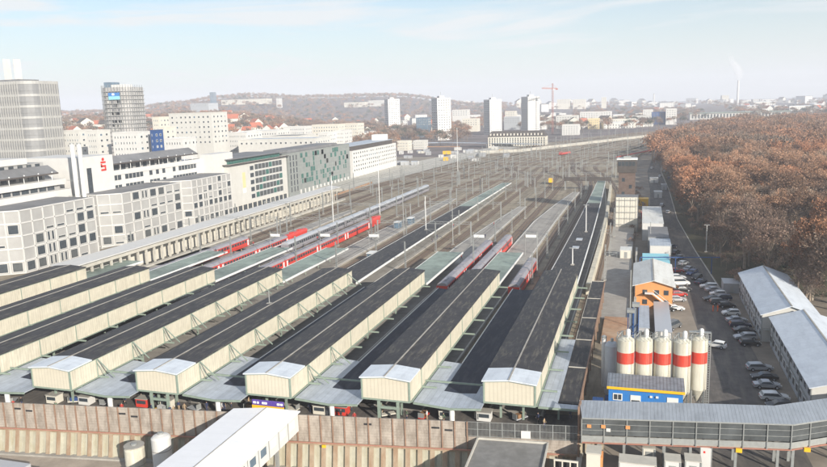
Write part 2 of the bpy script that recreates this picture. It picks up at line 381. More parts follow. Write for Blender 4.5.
# slip tracks crossing the throat
for a, b, y0, y1 in [(-140, -95, 420, 560), (-105, -60, 400, 540), (-60, -100, 430, 600), (-30, -70, 410, 560), (-120, -60, 520, 700), (-50, -20, 430, 560), (-80, -120, 470, 640), (-25, -55, 450, 620), (-90, -40, 560, 760), (-60, -10, 600, 800)]:
    track([(a, y0), (a+(b-a)*.2, y0+(y1-y0)*.3), (a+(b-a)*.8, y0+(y1-y0)*.7), (b, y1)], .02)

# platforms, under each raised hood and on beyond it
PEND = {-3: 300, -2: 325, -1: 221, 0: 372, 1: 408, 2: 345, 3: 402, 4: 425}
for i in IDX:
    x1 = XR(i)+.6; x0 = XR(i)-W-.6; ye = PEND[i]; m = MB()
    ys = Y0+KY*i+5 if i > -2 else 100
    xm = (x0+x1)/2; bend = {2: 3.5, 3: 4.5, 4: -2.5}.get(i, 1.0)
    pts = [(xm, max(ys, wy(max(-130, xm))+8)), (xm, 166), (xm, 230), (xm, ye-100), (xm+bend*.4, ye-50), (xm+bend, ye)]
    for a, b in zip(pts, pts[1:]):
        wa = (x1-x0)/2*(1 if a[1] < ye-60 else .75); wb = (x1-x0)/2*(1 if b[1] < ye-60 else (.75 if b[1] < ye-10 else .42))
        m.prism([(a[0]-wa, a[1]), (a[0]+wa, a[1]), (b[0]+wb, b[1]), (b[0]-wb, b[1])], .05, .55)
        for sgn in (-1, 1):
            xa, xb = a[0]+sgn*(wa-.35), b[0]+sgn*(wb-.35)
            m.prism([(xa-.16, a[1]), (xa+.16, a[1]), (xb+.16, b[1]), (xb-.16, b[1])], .54, .556, 1)
    struct(m.build('platform', ['platform', 'platform_edge']))
# head platform
m = MB(); m.prism([(WA[0]+.4, WA[1]+.6), (WB[0]-.3, WB[1]+.6), (WB[0]-.3, WB[1]+9), (WA[0]+.4, WA[1]+15)], .05, .52)
struct(m.build('head_platform', 'asphalt'))  # dark asphalt colour stands in for the shade under the canopies

# ------------------------------------------------------------------ raised canopy hoods
def ordn(i): return ['eighth', 'seventh', 'sixth', 'fifth', 'fourth', 'third', 'second', 'rightmost'][IDX.index(i)]
for i in IDX:
    x1 = XR(i); x0 = x1-W-(2.3 if i == -3 else 0); ya = Y0+KY*i; yb = Y1+KF*i
    if i < 0: ya = max(ya, wy(max(x0, -129))+.8)
    xc = (x0+x1)/2
    lab = f"{ordn(i)+' raised platform canopy from the right' if i != 4 else 'rightmost raised platform canopy, next to the silo yard'}, dark felt roof over beige walls"
    t = thing('raised_canopy', lab, 'canopy', (xc, ya, ZB), 0, 'raised platform canopies of the station')
    # roof: two shallow slopes, dark felt, pale metal strip at the front
    ys = ya+5.2
    m = MB()
    for (a, b, e) in ((x0-.25, xc, 0), (xc, x1+.25, 1)):
        za, zb = (ZT, ZT+.42) if not e else (ZT+.42, ZT)
        m.add([(a, ys, za), (b, ys, zb), (b, yb, zb), (a, yb, za), (a, ys, za+.22), (b, ys, zb+.22), (b, yb, zb+.22), (a, yb, za+.22)],
              [(0, 3, 2, 1), (4, 5, 6, 7), (0, 1, 5, 4), (1, 2, 6, 5), (2, 3, 7, 6), (3, 0, 4, 7)])
    m.build('roof', 'bitumen', t, world=True)
    m = MB()
    for (a, b, e) in ((x0-.25, xc-.02, 0), (xc+.02, x1+.25, 1)):
        za, zb = (ZT, ZT+.42) if not e else (ZT+.42, ZT)
        m.add([(a, ya-.35, za+.03), (b, ya-.35, zb+.03), (b, ys, zb+.03), (a, ys, za+.03), (a, ya-.35, za+.24), (b, ya-.35, zb+.24), (b, ys, zb+.24), (a, ys, za+.24)],
              [(0, 3, 2, 1), (4, 5, 6, 7), (0, 1, 5, 4), (1, 2, 6, 5), (2, 3, 7, 6), (3, 0, 4, 7)])
    m.build('front_roof_sheet', 'whitemetal', t, world=True)
    m = MB(); m.box(xc-.12, xc+.12, ya-.35, yb, ZT+.64, ZT+.74); m.build('ridge_strip', 'concrete', t, world=True)
    # walls
    m = MB(); m.box(x1-.12, x1, ya+.1, yb, ZB, ZT-.05); m.build('side_wall', 'beige', t, world=True)
    m = MB(); m.box(x0, x0+.12, ya+.1, yb, ZB, ZT-.05); m.build('side_wall', 'beige', t, world=True)
    m = MB(); m.add([(x0+.13, ya, ZB), (x1-.13, ya, ZB), (x1-.13, ya, ZT), (xc, ya, ZT+.4), (x0+.13, ya, ZT), (x0+.13, ya+.1, ZB), (x1-.13, ya+.1, ZB), (x1-.13, ya+.1, ZT), (xc, ya+.1, ZT+.4), (x0+.13, ya+.1, ZT)],
                    [(0, 1, 2, 3, 4), (9, 8, 7, 6, 5), (0, 5, 6, 1), (1, 6, 7, 2), (4, 3, 8, 9), (0, 4, 9, 5)])
    m.build('front_wall', 'beige_front', t, world=True)
    # green frame round the front and ribs along the right wall
    m = MB()
    for x in (x0+.05, x1-.05): m.box(x-.13, x+.13, ya-.08, ya+.18, ZB-.1, ZT+.1)
    m.box(x0, x1, ya-.1, ya-.01, ZB-.12, ZB+.14)
    m.bar((x0, ya-.12, ZT), (xc, ya-.12, ZT+.42), .1, .22); m.bar((xc, ya-.12, ZT+.42), (x1, ya-.12, ZT), .1, .22)
    m.build('front_frame', 'greensteel', t, world=True)
    k = 0; y = ya+6.5
    while y < yb:
        m = MB(); m.box(x1+.005, x1+.10, y-.09, y+.09, ZB-.2, ZT)
        m.box(x1+.005, x1+2.3 if i < 3 else x1+2.6, y-.11, y+.11, ZB-.05, ZB+.22)
        if i in (0, 1) or (i == 2 and k < 2):
            m.bar((x1+.1, y+.2, ZT-.2), (x1+4.1, y-.6, ZB+.55), .16, .16); m.bar((x1+.1, y-.2, ZT-.4), (x1+1.8, y, ZB+.3), .08, .08)
        m.build('wall_bracket', 'greensteel', t, world=True); y += 9.6; k += 1
    m = MB(); m.box(x1+.01, x1+.06, ya+.2, yb-.1, ZT-.2, ZT-.04); m.box(x1+.01, x1+.3, ya+.2, yb-.1, ZB-.1, ZB+.02); m.build('gutter', 'greensteel', t, world=True)
    y = ya+2.5; 
    while y < yb:
        m = MB(); 
        for x in (x0+2.2, x1-2.2): m.box(x-.16, x+.16, y-.16, y+.16, .8, ZB)
        m.box(x0, x1, y-.14, y+.14, ZB-.4, ZB-.02)
        m.build('column_frame', 'greensteel', t, world=True); y += 19
    if i in (1, 3):
        m = MB()
        for x in (x0+2.9, x1-1.9): m.box(x-.22, x+.22, ya-.4, ya-.1, .8, ZB-.1)
        m.box(x0+2.9, x1-1.9, ya-.38, ya-.12, ZB-1.3, ZB-.9); m.build('portal_frame', 'greensteel', t, world=True)

# ------------------------------------------------------------------ low canopies between the hoods
def low_z(x, xa, xb): u = (x-xa)/(xb-xa); return ZB-.35-.45*(1-abs(u-.55)/.55)
for i in [-3, -2, -1, 0, 1, 2, 3]:
    xa = XR(i)+.35; xb = XR(i+1)-W-.02; ya = Y0+KY*(i+.5)-.6; yb = Y1+KF*i-2
    if i < -1: ya = wy(max(xa, -129))+2
    xm = xa+(xb-xa)*.55
    names = {-3: 'leftmost', -2: 'second', -1: 'third', 0: 'fourth', 1: 'fifth', 2: 'sixth', 3: 'seventh'}
    t = thing('low_canopy', f"{names[i]} low butterfly canopy from the left, filling the gap between two raised hoods", 'canopy', (xm, ya, 0), 0, 'low canopies between the raised hoods')
    def slab(m, x0, x1, y0, y1, th=.16, dz=0):
        z0, z1 = low_z(x0, xa, xb)+dz, low_z(x1, xa, xb)+dz
        m.add([(x0, y0, z0), (x1, y0, z1), (x1, y1, z1), (x0, y1, z0), (x0, y0, z0+th), (x1, y0, z1+th), (x1, y1, z1+th), (x0, y1, z0+th)],
              [(0, 3, 2, 1), (4, 5, 6, 7), (0, 1, 5, 4), (1, 2, 6, 5), (2, 3, 7, 6), (3, 0, 4, 7)])
    m = MB()
    slab(m, xa, xm, ya, ya+6); slab(m, xm, xb, ya, ya+6)
    xg = xa+(3.9 if i < 3 else 3.4)
    ym = ya+6+(9 if i < 1 else 13)
    slab(m, xa, xg, ya+6, ym)
    slab(m, xb-2.0, xb, ya+6, ym-2)
    m.build('metal_roof', 'lightmetal', t, world=True)
    m = MB(); slab(m, xg, xm, ya+6, ym-2); slab(m, xm, xb-2.0, ya+6, ym-2)
    slab(m, xg, xm, ym-2, yb); slab(m, xm, xb-(0 if i < 2 else 1.6), ym-2, yb)
    m.build('felt_roof', 'bitumen_low', t, world=True)
    m = MB(); zz = low_z(xg, xa, xb)+.16; m.box(xg-.14, xg+.03, ym, yb, zz-.1, zz+.12); m.build('edge_gutter', 'whitepaint', t, world=True)
    m = MB(); m.bar((xa, ya-.1, low_z(xa, xa, xb)+.02), (xm, ya-.1, low_z(xm, xa, xb)+.02), .14, .34); m.bar((xm, ya-.1, low_z(xm, xa, xb)+.02), (xb, ya-.1, low_z(xb, xa, xb)+.02), .14, .34)
    m.build('front_fascia', 'greensteel', t, world=True)
    m = MB(); m.lathe([(.42, .8), (.42, low_z(xm, xa, xb))], xm, ya+.9, 16); m.build('white_column', 'whitepaint', t, world=True)
    y = ya+12
    m = MB(); m.box(xa-.3, xb, ya+8-.12, ya+8+.12, ZB+.15, ZB+.42); m.build('cross_beam', 'greensteel', t, world=True)
    while y < yb:
        m = MB(); m.box(xm-.15, xm+.15, y-.15, y+.15, .1, low_z(xm, xa, xb)); m.bar((xm, y, 2.4), (xg+.3, y, low_z(xg, xa, xb)-.1), .12, .14); m.bar((xm, y, 2.4), (xb-2, y, low_z(xb-2, xa, xb)-.1), .12, .14)
        m.build('support_column', 'greensteel', t, world=True); y += 12
# low canopy to the right of the last hood
xa, xb = XR(4)+.3, -8.4; ya = 106.9
t = thing('low_canopy', 'flat pale and dark side canopy with reddish edge right of the last raised hood', 'canopy', ((xa+xb)/2, ya, 0))
zf = ZB-.5
xl = -11.4
m = MB(); m.prism([(xa, ya-.2), (xb, ya-.1), (xb, ya+1.5), (xl-.1, ya+1.5), (xl-.1, 140), (xa, 140)], zf, zf+.16); m.build('metal_roof', 'lightmetal', t, world=True)
m = MB()
for a, b in ((108.7, 124.5), (124.8, 140), (140.3, 155), (155.3, 171), (171.3, 188)): m.prism([(xl, a), (xb, a), (xb, b), (xl, b)], zf+.02, zf+.2)
m.build('felt_roof', 'bitumen', t, world=True)
m = MB(); 
for y in (124.65, 140.15, 155.15, 171.15, 188.2): m.box(xl, xb, y-.1, y+.1, zf+.1, zf+.3)
m.box(xl-.09, xl-.01, 140, 188.3, zf+.02, zf+.28)
m.build('edge_trim', 'concrete_light', t, world=True)
m = MB(); m.box(xb+.01, xb+.22, ya, 188.3, zf-.5, zf+.3)
for y in range(110, 188, 6): m.box(xb+.01, xb+.22, y-.15, y+.15, 0, zf-.5)
m.build('red_edge_frame', 'rustpost', t, world=True)
m = MB(); m.bar((xa, ya-.3, zf), (xb, ya-.2, zf), .14, .34); m.build('front_fascia', 'greensteel', t, world=True)
for y in (110, 122, 134, 146, 158, 170, 182):
    m = MB(); m.box(-11.7, -11.4, y-.15, y+.15, .1, zf-.01); m.build('support_column', 'greensteel', t, world=True)
# horizontal brackets right of last hood
# ------------------------------------------------------------------ extended platform roofs beyond the hoods
def long_roof(xl, xr, y0, y1, z, label, roofm, farm=None, yfar=None, endw=1.0, dxe=0, wall=False):
    t = thing('platform_roof', label, 'platform roof', ((xl+xr)/2, y0, 0), 0, 'flat platform roofs beyond the raised hoods')
    xm = (xl+xr)/2; hw = (xr-xl)/2
    def c(y): u = max(0, (y-y0)/(y1-y0)); return xm+dxe*u*u
    def wd(y): u = max(0, (y-y0)/(y1-y0)); return hw*(1+(endw-1)*u)
    n = 10; ysn = [y0+(y1-y0)*k/n for k in range(n+1)]
    yf = yfar or 1e9
    for nm, mt, sel in (('roof', roofm, lambda y: y < yf), ('far_roof', farm, lambda y: y >= yf)):
        seg = [(a, b) for a, b in zip(ysn, ysn[1:]) if sel((a+b)/2)]
        if not seg or not mt: continue
        m = MB()
        for a, b in seg: m.prism([(c(a)-wd(a), a), (c(a)+wd(a), a), (c(b)+wd(b), b), (c(b)-wd(b), b)], z, z+.25)
        m.build(nm, mt, t, world=True)
    m = MB()
    for a, b in zip(ysn, ysn[1:]):
        m.bar((c(a)+wd(a)+.12, a, z+.1), (c(b)+wd(b)+.12, b, z+.1), .24, .55)
    m.build('white_edge', 'whitepaint', t, world=True)
    m = MB()
    for a, b in zip(ysn, ysn[1:]): m.bar((c(a)-wd(a)-.08, a, z+.1), (c(b)-wd(b)-.08, b, z+.1), .16, .4)
    m.build('left_edge', 'whitepaint', t, world=True)
    y = y0+4
    while y < y1-2:
        m = MB(); m.tube((c(y), y, .8), (c(y), y, z), .14, n=6); m.bar((c(y), y, z-.9), (c(y)-wd(y)*.8, y, z), .1, .12); m.bar((c(y), y, z-.9), (c(y)+wd(y)*.8, y, z), .1, .12)
        m.build('post', 'greensteel', t, world=True); y += 9
    return t
for i, y1, lab in ((-3, 190, 'green flat platform roof at the far left, ending soonest beside the white canopy'), (-2, 208, 'green flat platform roof between the two leftmost red trains'), (-1, 217, 'green flat platform roof beside the rear of the second red train'), (0, 219, 'green flat platform roof right of the long red train')):
    long_roof(XR(i)-W+.3, XR(i)-.2, Y1+KF*i+.3, y1, 3.9, lab, 'greenroof')
long_roof(-80.0, -71.2, 175.0, 414, 3.9, 'long dark platform roof with green far end in the middle of the tracks', 'bitumen', 'greenroof', 330, .55, 2.5)
long_roof(-60.4, -52.6, 177.4, 218, 3.9, 'short green platform roof between the long dark roof and the narrow green one', 'greenroof')
long_roof(-41.3, -34.2, 179.7, 220, 3.9, 'short green platform roof left of the red train end', 'greenroof')
long_roof(-22.8, -14.9, 182.1, 431, 4.1, 'longest dark platform roof at the right with green curved far end', 'bitumen', 'greenroof', 330, .5, -2.5)
# skylights / vents on the rightmost one
t = thing('roof_hatches', 'two small pale blue skylight hatches on the right-hand long dark roof', 'skylight', (-18.6, 230, 4.4))
for y in (229, 243):
    m = MB(); m.box(-20.0, -18.0, y-1.6, y+1.6, 4.355, 4.6); m.build('hatch', 'paint_silver', t, world=True)
# beige retaining wall right of it
m = MB()
pts = [(-13.0, 189), (-13.0, 250), (-13.6, 300), (-15, 360), (-16.6, 420)]
for a, b in zip(pts, pts[1:]): m.prism([(a[0], a[1]), (a[0]+1.2, a[1]), (b[0]+1.2, b[1]), (b[0], b[1])], 0, 3.0)
tag(m.build('retaining_wall', 'beige'), 'long beige green wall running beside the right-hand long dark roof', 'wall')
# left long white canopy
t = thing('long_white_canopy', 'long narrow white canopy over a colonnade beside the bank buildings', 'canopy', (-158, 168, 0))
a0, a1 = at(95, 267.5, 7.5), at(331, 190, 7.5)
m = MB(); m.prism([(-153.2, 163), (-153.6, 362), (-162.2, 368), (-161.8, 166)], 7.3, 7.6); m.build('roof', 'white', t, world=True)
m = MB(); m.prism([(-154.0, 163), (-154.4, 360), (-154.6, 360), (-154.2, 163)], 5.9, 7.3); m.build('fascia', 'concrete_light', t, world=True)
m = MB(); m.prism([(-158.2, 163), (-158.6, 360), (-158.9, 360), (-158.5, 163)], 0, 7.3); m.build('rear_wall', 'creamwall', t, world=True)
y = 166
while y < 360:
    m = MB(); m.box(-155, -154.4, y-.3, y+.3, 0, 5.9); m.build('pillar', 'concrete_light', t, world=True); y += 4.2
m = MB(); m.box(-154.2, -152.4, 168, 365, .05, 1.0); struct(m.build('side_platform', 'concrete_light'))

# ------------------------------------------------------------------ front wall to the pit
dx, dy = WB[0]-WA[0], WB[1]-WA[1]; LW = math.hypot(dx, dy); ux, uy = dx/LW, dy/LW; nx, ny = uy, -ux     # n points to the camera
def wp(s, off, z): return (WA[0]+ux*s+nx*off, WA[1]+uy*s+ny*off, z)
def wbox(m, s0, s1, o0, o1, z0, z1, mi=0):
    v = [wp(s0, o0, z0), wp(s1, o0, z0), wp(s1, o1, z0), wp(s0, o1, z0), wp(s0, o0, z1), wp(s1, o0, z1), wp(s1, o1, z1), wp(s0, o1, z1)]
    m.add(v, [(0, 1, 2, 3), (7, 6, 5, 4), (0, 4, 5, 1), (1, 5, 6, 2), (2, 6, 7, 3), (3, 7, 4, 0)], mi)
t = thing('shoring_wall', 'tall panelled shoring wall in front of the platforms above the excavation', 'wall', wp(60, 0, -7))
S_END = 109.5
m = MB(); wbox(m, -30, S_END-3, 0, .25, -1.45, 2.85); wbox(m, S_END-3, LW, 0, .25, -1.45, .5)
m.build('wood_panels', 'panelwood', t, world=True)
m = MB(); s = -30
while s < S_END-2.5: wbox(m, s-.09, s+.09, .25, .42, -1.45, 2.95); s += 1.9
o = m.build('steel_posts', 'rustpost', t, world=True)
m = MB(); wbox(m, -30, LW, 0, .62, -1.8, -1.45); m.build('ledge', 'sheetpile', t, world=True)
m = MB(); m.tube(wp(-30, .75, -1.4), wp(LW-2, .75, -1.4), .09, n=8); m.build('red_pipe', 'redpipe', t, world=True)
# lower battered wall: corrugated concrete bays
m = MB(); s = -30.0
while s < LW:
    for (sa, sb, oa, ob) in ((s, s+.75, .5, .5), (s+.75, s+1.0, .5, .05), (s+1.0, s+1.65, .05, .05), (s+1.65, s+1.9, .05, .5)):
        v = [wp(sa, oa, -1.8), wp(sb, ob, -1.8), wp(sb, ob+.9, -5.7), wp(sa, oa+.9, -5.7)]
        m.add(v, [(3, 2, 1, 0)], 0 if oa == .5 and ob == .5 else 1)
    s += 1.9
m.build('lower_shotcrete_wall', ['sheetpile', 'shotcrete'], t, world=True)
m = MB(); wbox(m, -30, LW, .9, 1.9, -5.7, -5.4); m.build('foot_beam', 'concrete', t, world=True)
for s, z in ((12, .6), (31.5, 1.0), (33.6, .7), (50.5, .9), (52.6, .5), (76.5, .9), (78.6, .6), (91.5, .9), (102, .8), (104, .5), (5, .7), (23, .8)):
    m = MB(); wbox(m, s-.6, s+.6, .26, .31, z+.8, z+1.08); m.build('slot', 'dark', t, world=True)
for s in (24, 84.5): 
    m = MB(); wbox(m, s-.3, s+.3, .66, .9, -2.1, -1.7); m.build('yellow_box', 'yellow', t, world=True)
# mesh fence at the right end
t = thing('mesh_fence', 'grey wire mesh construction fence above the concrete deck', 'fence', wp(114, 0, 0))
for k in range(9):
    s0 = S_END-3+k*1.85; m = MB()
    for ss_ in (s0, s0+1.8): m.tube(wp(ss_, .1, .5), wp(ss_, .1, 2.9), .05, n=6)
    for z in (.6, 1.7, 2.85): m.bar(wp(s0, .1, z), wp(s0+1.8, .1, z), .05, .05)
    for q in range(1, 12): m.bar(wp(s0+q*.15, .1, .6), wp(s0+q*.15, .1, 2.85), .03, .03)
    m.build('fence_panel', 'steel', t, world=True)
m = MB(); wbox(m, S_END+5.3, S_END+6.7, .2, .25, .6, 1.8); m.build('notice_board', 'white', t, world=True)

# covered passage coming up from the pit, bottom of the picture
PA = Vector((-60.7, 95.9, 0)); PB = Vector((-50.2, 97.3, 0)); pd = Vector((-.02, -1, 0))
t = thing('covered_passage', 'long white roofed temporary passage leading down out of the picture', 'passage', (-56, 98, 0))
def pp(u, s, z): p = PA.lerp(PB, u); return (p.x+.0*s+(-.002*s), p.y-s, z)
m = MB()
zr = lambda u: 3.3+.35*(1-abs(u-.5)*2)
for ua, ub in ((-.02, .5), (.5, 1.02)):
    m.add([pp(ua, -.2, zr(ua)), pp(ub, -.2, zr(ub)), pp(ub, 60, zr(ub)), pp(ua, 60, zr(ua)), pp(ua, -.2, zr(ua)+.14), pp(ub, -.2, zr(ub)+.14), pp(ub, 60, zr(ub)+.14), pp(ua, 60, zr(ua)+.14)],
          [(0, 1, 2, 3), (7, 6, 5, 4), (0, 4, 5, 1), (1, 5, 6, 2), (2, 6, 7, 3), (3, 7, 4, 0)])
m.build('roof', 'tentroof', t, world=True)
m = MB(); m.bar(pp(.5, -.2, zr(.5)+.16), pp(.5, 60, zr(.5)+.16), .12, .08); m.build('ridge', 'concrete', t, world=True)
for u in (.008, .992):
    m = MB(); a = pp(u, .2, -.5); b = pp(u, 59.8, -.5); x = a[0]
    m.add([(x-.06, a[1], .3), (x+.06, a[1], .3), (x+.06, b[1], .3), (x-.06, b[1], .3), (x-.06, a[1], 3.3), (x+.06, a[1], 3.3), (x+.06, b[1], 3.3), (x-.06, b[1], 3.3)],
          [(0, 1, 2, 3), (7, 6, 5, 4), (0, 4, 5, 1), (1, 5, 6, 2), (2, 6, 7, 3), (3, 7, 4, 0)]); m.build('side_wall', 'white', t, world=True)
m = MB(); a = pp(.02, 1, 0); b = pp(.98, 59, 0); m.box(a[0], b[0], b[1], a[1]-1.2, .0, .29); m.build('floor', 'concrete', t, world=True)
for k in range(16):
    s = 1.2+k*3.0; x = pp(.992, s, 0)[0]+.061; y = pp(.992, s, 0)[1]
    m = MB(); m.box(x, x+.05, y-1.9, y-.3, 1.5, 2.7); m.build('window', 'glass' if k in (5, 6, 11) else ('glass_blue' if k in (3, 4, 9) else 'whitepaint'), t, world=True)
    m = MB(); m.box(x, x+.09, y-2.6, y-2.48, .3, 3.25); m.build('wall_post', 'steel', t, world=True)
for k in range(4):
    for u in (.08, .92):
        a = pp(u, 6+k*14, 0); m = MB(); m.box(a[0]-.25, a[0]+.25, a[1]-.25, a[1]+.25, -5.7, .0); m.build('stilt', 'steel', t, world=True)
# banner board at its far end
bx0, bz = aty(252.5, 403.5, 98.6); bx1, _ = aty(283.5, 403.5, 98.6)
t = thing('banner_board', 'purple and orange banner board above the end of the covered passage', 'banner', ((bx0+bx1)/2, 98.6, 2))
m = MB(); m.box(bx0, bx1, 98.5, 98.7, bz-.1, bz+.75); m.box(bx0+.3, bx0+.5, 98.71, 98.8, .8, bz, 1); m.box(bx1-.5, bx1-.3, 98.71, 98.8, .8, bz, 1)
m.build('purple_board', ['purple', 'steel'], t, world=True)
m = MB(); m.box(bx0, bx1, 98.4, 98.7, bz-.75, bz-.11); m.build('orange_stripe', 'yellow', t, world=True)
for u, ww in ((.04, .5), (.16, .35), (.32, .55), (.42, .35), (.80, .5), (.91, .4)):
    m = MB(); m.box(bx0+(bx1-bx0)*u, bx0+(bx1-bx0)*u+ww, 98.45, 98.49, bz+.15, bz+.5); m.build('white_mark', 'lampwhite', t, world=True)

# white vent cylinders standing in the pit
for (px, py, r, lab) in ((134, 446, 1.5, 'shorter cream vent cylinder with conical cap standing in the pit'), (160.5, 435, 1.45, 'taller white vent cylinder next to the covered passage')):
    x, z = aty(px, py, 88.3)
    t = thing('vent_cylinder', lab, 'vent', (x, 88.3, -5.7), 0)
    m = MB(); m.lathe([(r, 0), (r, z+5.7-.35), (r*.8, z+5.7-.05), (r*.25, z+5.7+.2)], 0, 0, 28); m.build('shell', 'white' if r < 1.48 else 'silo', t, smooth=False)
    m = MB(); m.lathe([(r*.3, z+5.7+.2), (r*.3, z+5.7+.45), (.02, z+5.7+.5)], 0, 0, 14); m.build('cap', 'steel', t)
    m = MB(); m.lathe([(r+.03, 2), (r+.03, 2.15)], 0, 0, 28); m.lathe([(r+.03, 5), (r+.03, 5.15)], 0, 0, 28); m.build('hoop', 'concrete', t)
# grey site truck roof, bottom left corner
x, y = at(14, 464, -3.0)
t = thing('box_trailer', 'grey box trailer parked at the bottom left corner of the pit', 'trailer', (x-1, y-1.5, -5.7))
m = MB(); m.box(-7, 4.5, -1.3, 1.3, .9, 3.3); m.build('cargo_box', 'paint_silver', t)
m = MB(); m.box(4.7, 6.6, -1.2, 1.2, .6, 2.8); m.build('cab', 'paint_white', t)
for a in (-5, -3.6, 5.4):
    for b in (-1.2, 1.2): m = MB(); m.tube((a, b-.15, .45), (a, b+.15, .45), .45, n=14); m.build('wheel', 'rubber', t)
m = MB(); m.box(-7, 4.4, -.5, .5, .6, .9); m.build('chassis', 'dark', t)
# concrete deck slab in front of the fence
q = [at(478, 439, .3), at(548, 444, .3), at(541, 477, .3), at(462, 477, .3)]
t = thing('concrete_deck', 'grey flat concrete deck roof jutting into the excavation below the fence', 'deck', (q[0][0], q[0][1], -5.7))
m = MB(); m.prism(q, -.4, .3); m.build('slab', 'deckroof', t, world=True)
m = MB()
for a, b in ((0, 1), (1, 2), (2, 3), (3, 0)): m.bar((*q[a], .42), (*q[b], .42), .25, .3)
m.build('parapet', 'concrete_light', t, world=True)
cx = sum(a[0] for a in q)/4; cy = sum(a[1] for a in q)/4
m = MB(); m.prism([(cx+(a[0]-cx)*.92, cy+(a[1]-cy)*.92) for a in q], -5.7, -.4); m.build('walls', 'panelwood', t, world=True)

# ------------------------------------------------------------------ trains
def window_strip(m, x, y0, y1, z0, z1, side, mi): m.box(min(x, x+side*.03), max(x, x+side*.03), y0, y1, z0, z1, mi)
def train(name, label, X, y0, y1, body, roof, clen=24.5, loco=None, win='glass', hgt=3.9, band=None):
    t = thing(name, label, 'train', (X, (y0+y1)/2, .25))
    y = y0; k = 0
    while y < y1-6:
        L_ = min(clen, y1-y); isl = loco and y+L_ >= y1-1
        col = loco if isl else body
        h = hgt-.15 if isl else hgt
        m = MB(); prof = [(-1.42, .7), (1.42, .7), (1.45, 1.2), (1.45, h-.7)]
        pts = [(-1.40, .55), (1.40, .55), (1.45, 1.1), (1.43, h-.75), (-1.43, h-.75), (-1.45, 1.1)]
        a, b = y+.35, y+L_-.35
        n = len(pts); sx = .72 if isl else 1
        vs = [(px_*sx, a, pz) for px_, pz in pts]+[(px_, a+1.3*(isl and 1 or 0)+.01, pz) for px_, pz in pts]+[(px_, b-1.3*(isl and 1 or 0)-.01, pz) for px_, pz in pts]+[(px_*sx, b, pz) for px_, pz in pts]
        m.add(vs, [tuple(range(n))]+[(q*n+i, (q+1)*n+i, (q+1)*n+(i+1) % n, q*n+(i+1) % n) for q in range(3) for i in range(n)]+[tuple(range(4*n-1, 3*n-1, -1))])
        c = m.build('locomotive' if isl else 'carriage', col, t); c.location = (0, -(y0+y1)/2, 0)
        r = [(-1.42, h-.75), (1.42, h-.75), (1.2, h-.3), (.7, h), (-.7, h), (-1.2, h-.3)]
        m = MB(); n = len(r); m.add([(q[0]*.98, a+.1, q[1]+.01) for q in r]+[(q[0]*.98, b-.1, q[1]+.01) for q in r], [tuple(range(n)), tuple(range(2*n-1, n-1, -1))]+[(i, n+i, n+(i+1) % n, (i+1) % n) for i in range(n)])
        if isl: m.box(-.5, .5, a+4, a+6, h, h+.35); m.box(-.5, .5, b-6, b-4, h, h+.35)
        else: m.box(-.5, .5, a+3, a+5.5, h, h+.2); m.box(-.5, .5, b-6, b-3.5, h, h+.2)
        m.build('roof', roof if not isl else loco, c)
        if not isl:
            for side in (1, -1):
                m = MB(); yy = a+1.6; j = 0
                while yy < b-2.4: m.box(*(sorted((side*1.435, side*1.462))), yy, yy+1.35, 1.95, 2.85); yy += 1.75
                m.build('window_band', win, c)
                if band: m = MB(); m.box(*(sorted((side*1.43, side*1.456))), a+.1, b-.1, 1.15 if band == 'trainwhite' else 2.9, 1.8 if band == 'trainwhite' else 3.05); m.build('stripe', band, c)
                m = MB(); 
                for dyy in (a+.4, b-1.3): m = MB(); m.box(*(sorted((side*1.44, side*1.47))), dyy, dyy+.9, .8, 2.85); m.build('door', 'trainwhite' if col == 'trainred' else 'paint_grey', c)
        m = MB()
        for yy in (a+2.5, a+5, b-5, b-2.5):
            for side in (-.75, .75): m.tube((side-.07, yy, .42), (side+.07, yy, .42), .42, n=10)
        m.box(-1.1, 1.1, a+1.5, a+6, .35, .6); m.box(-1.1, 1.1, b-6, b-1.5, .35, .6); m.build('bogies', 'dark', c)
        y += L_; k += 1
    return t
train('red_train', 'long red regional train with red locomotive at its far end amid the tracks', XR(-1)+4.0, 176, 290, 'trainred', 'trainroof', 25, 'trainred')
train('red_train', 'red train left of the long one, its locomotive level with the white platform signs', XR(-2)+5.2, 170, 256, 'trainred', 'trainroof', 23, 'trainred', band='trainwhite')
train('red_train', 'leftmost short red train beside the white canopy', -138.2, 166, 236, 'trainred', 'trainroof', 23, None)
train('red_train', 'red train between two short green platform roofs', XR(2)+4.2, 178, 240, 'trainred', 'trainroof', 21, None)
train('red_train', 'dull grey-roofed red train just left of the narrow green roof', XR(2)+9.0, 180, 251, 'trainred', 'trainroof', 24, None)
train('red_train', 'red train end in shadow beside the last raised hood', XR(3)+3.4, 180, 214, 'trainred', 'trainroof', 18, None)
train('silver_train', 'long silver and white intercity train curving away in the middle left', -117.6, 225, 404, 'trainroof', 'paint_silver', 26, None, band='paint_grey')
if 0: train('silver_train', 'short row of pale standing carriages by the far left tracks', -140, 345, 398, 'trainwhite', 'paint_silver', 25, None)
tx, ty = at(625, 153, 1); 
def freight(label, cx, cy, rz, L_, col):
    t = thing('maintenance_vehicle', label, 'rail vehicle', (cx, cy, .25), rz)
    m = MB(); m.box(-1.3, 1.3, -L_/2, L_/2, .9, 1.3); m.box(-1.3, 1.3, -L_/2+.3, -L_/2+3, 1.3, 3.4); m.build('body', col, t)
    m = MB(); m.box(-1.31, 1.31, -L_/2+.6, -L_/2+2.4, 2.2, 3.1); m.build('cab_window', 'glass', t)
    m = MB(); m.box(-.8, .8, -L_/2+3.5, L_/2-.5, 1.31, 2.4); m.build('engine_hood', col, t)
    for a in (-L_/2+2, L_/2-2):
        for b in (-.75, .75): m = MB(); m.tube((b-.07, a, .42), (b+.07, a, .42), .42, n=10); m.build('wheel', 'dark', t)
x, y = at(551, 182, 1); freight('small yellow track maintenance vehicle in the station throat', x, y, .1, 9, 'yellow')
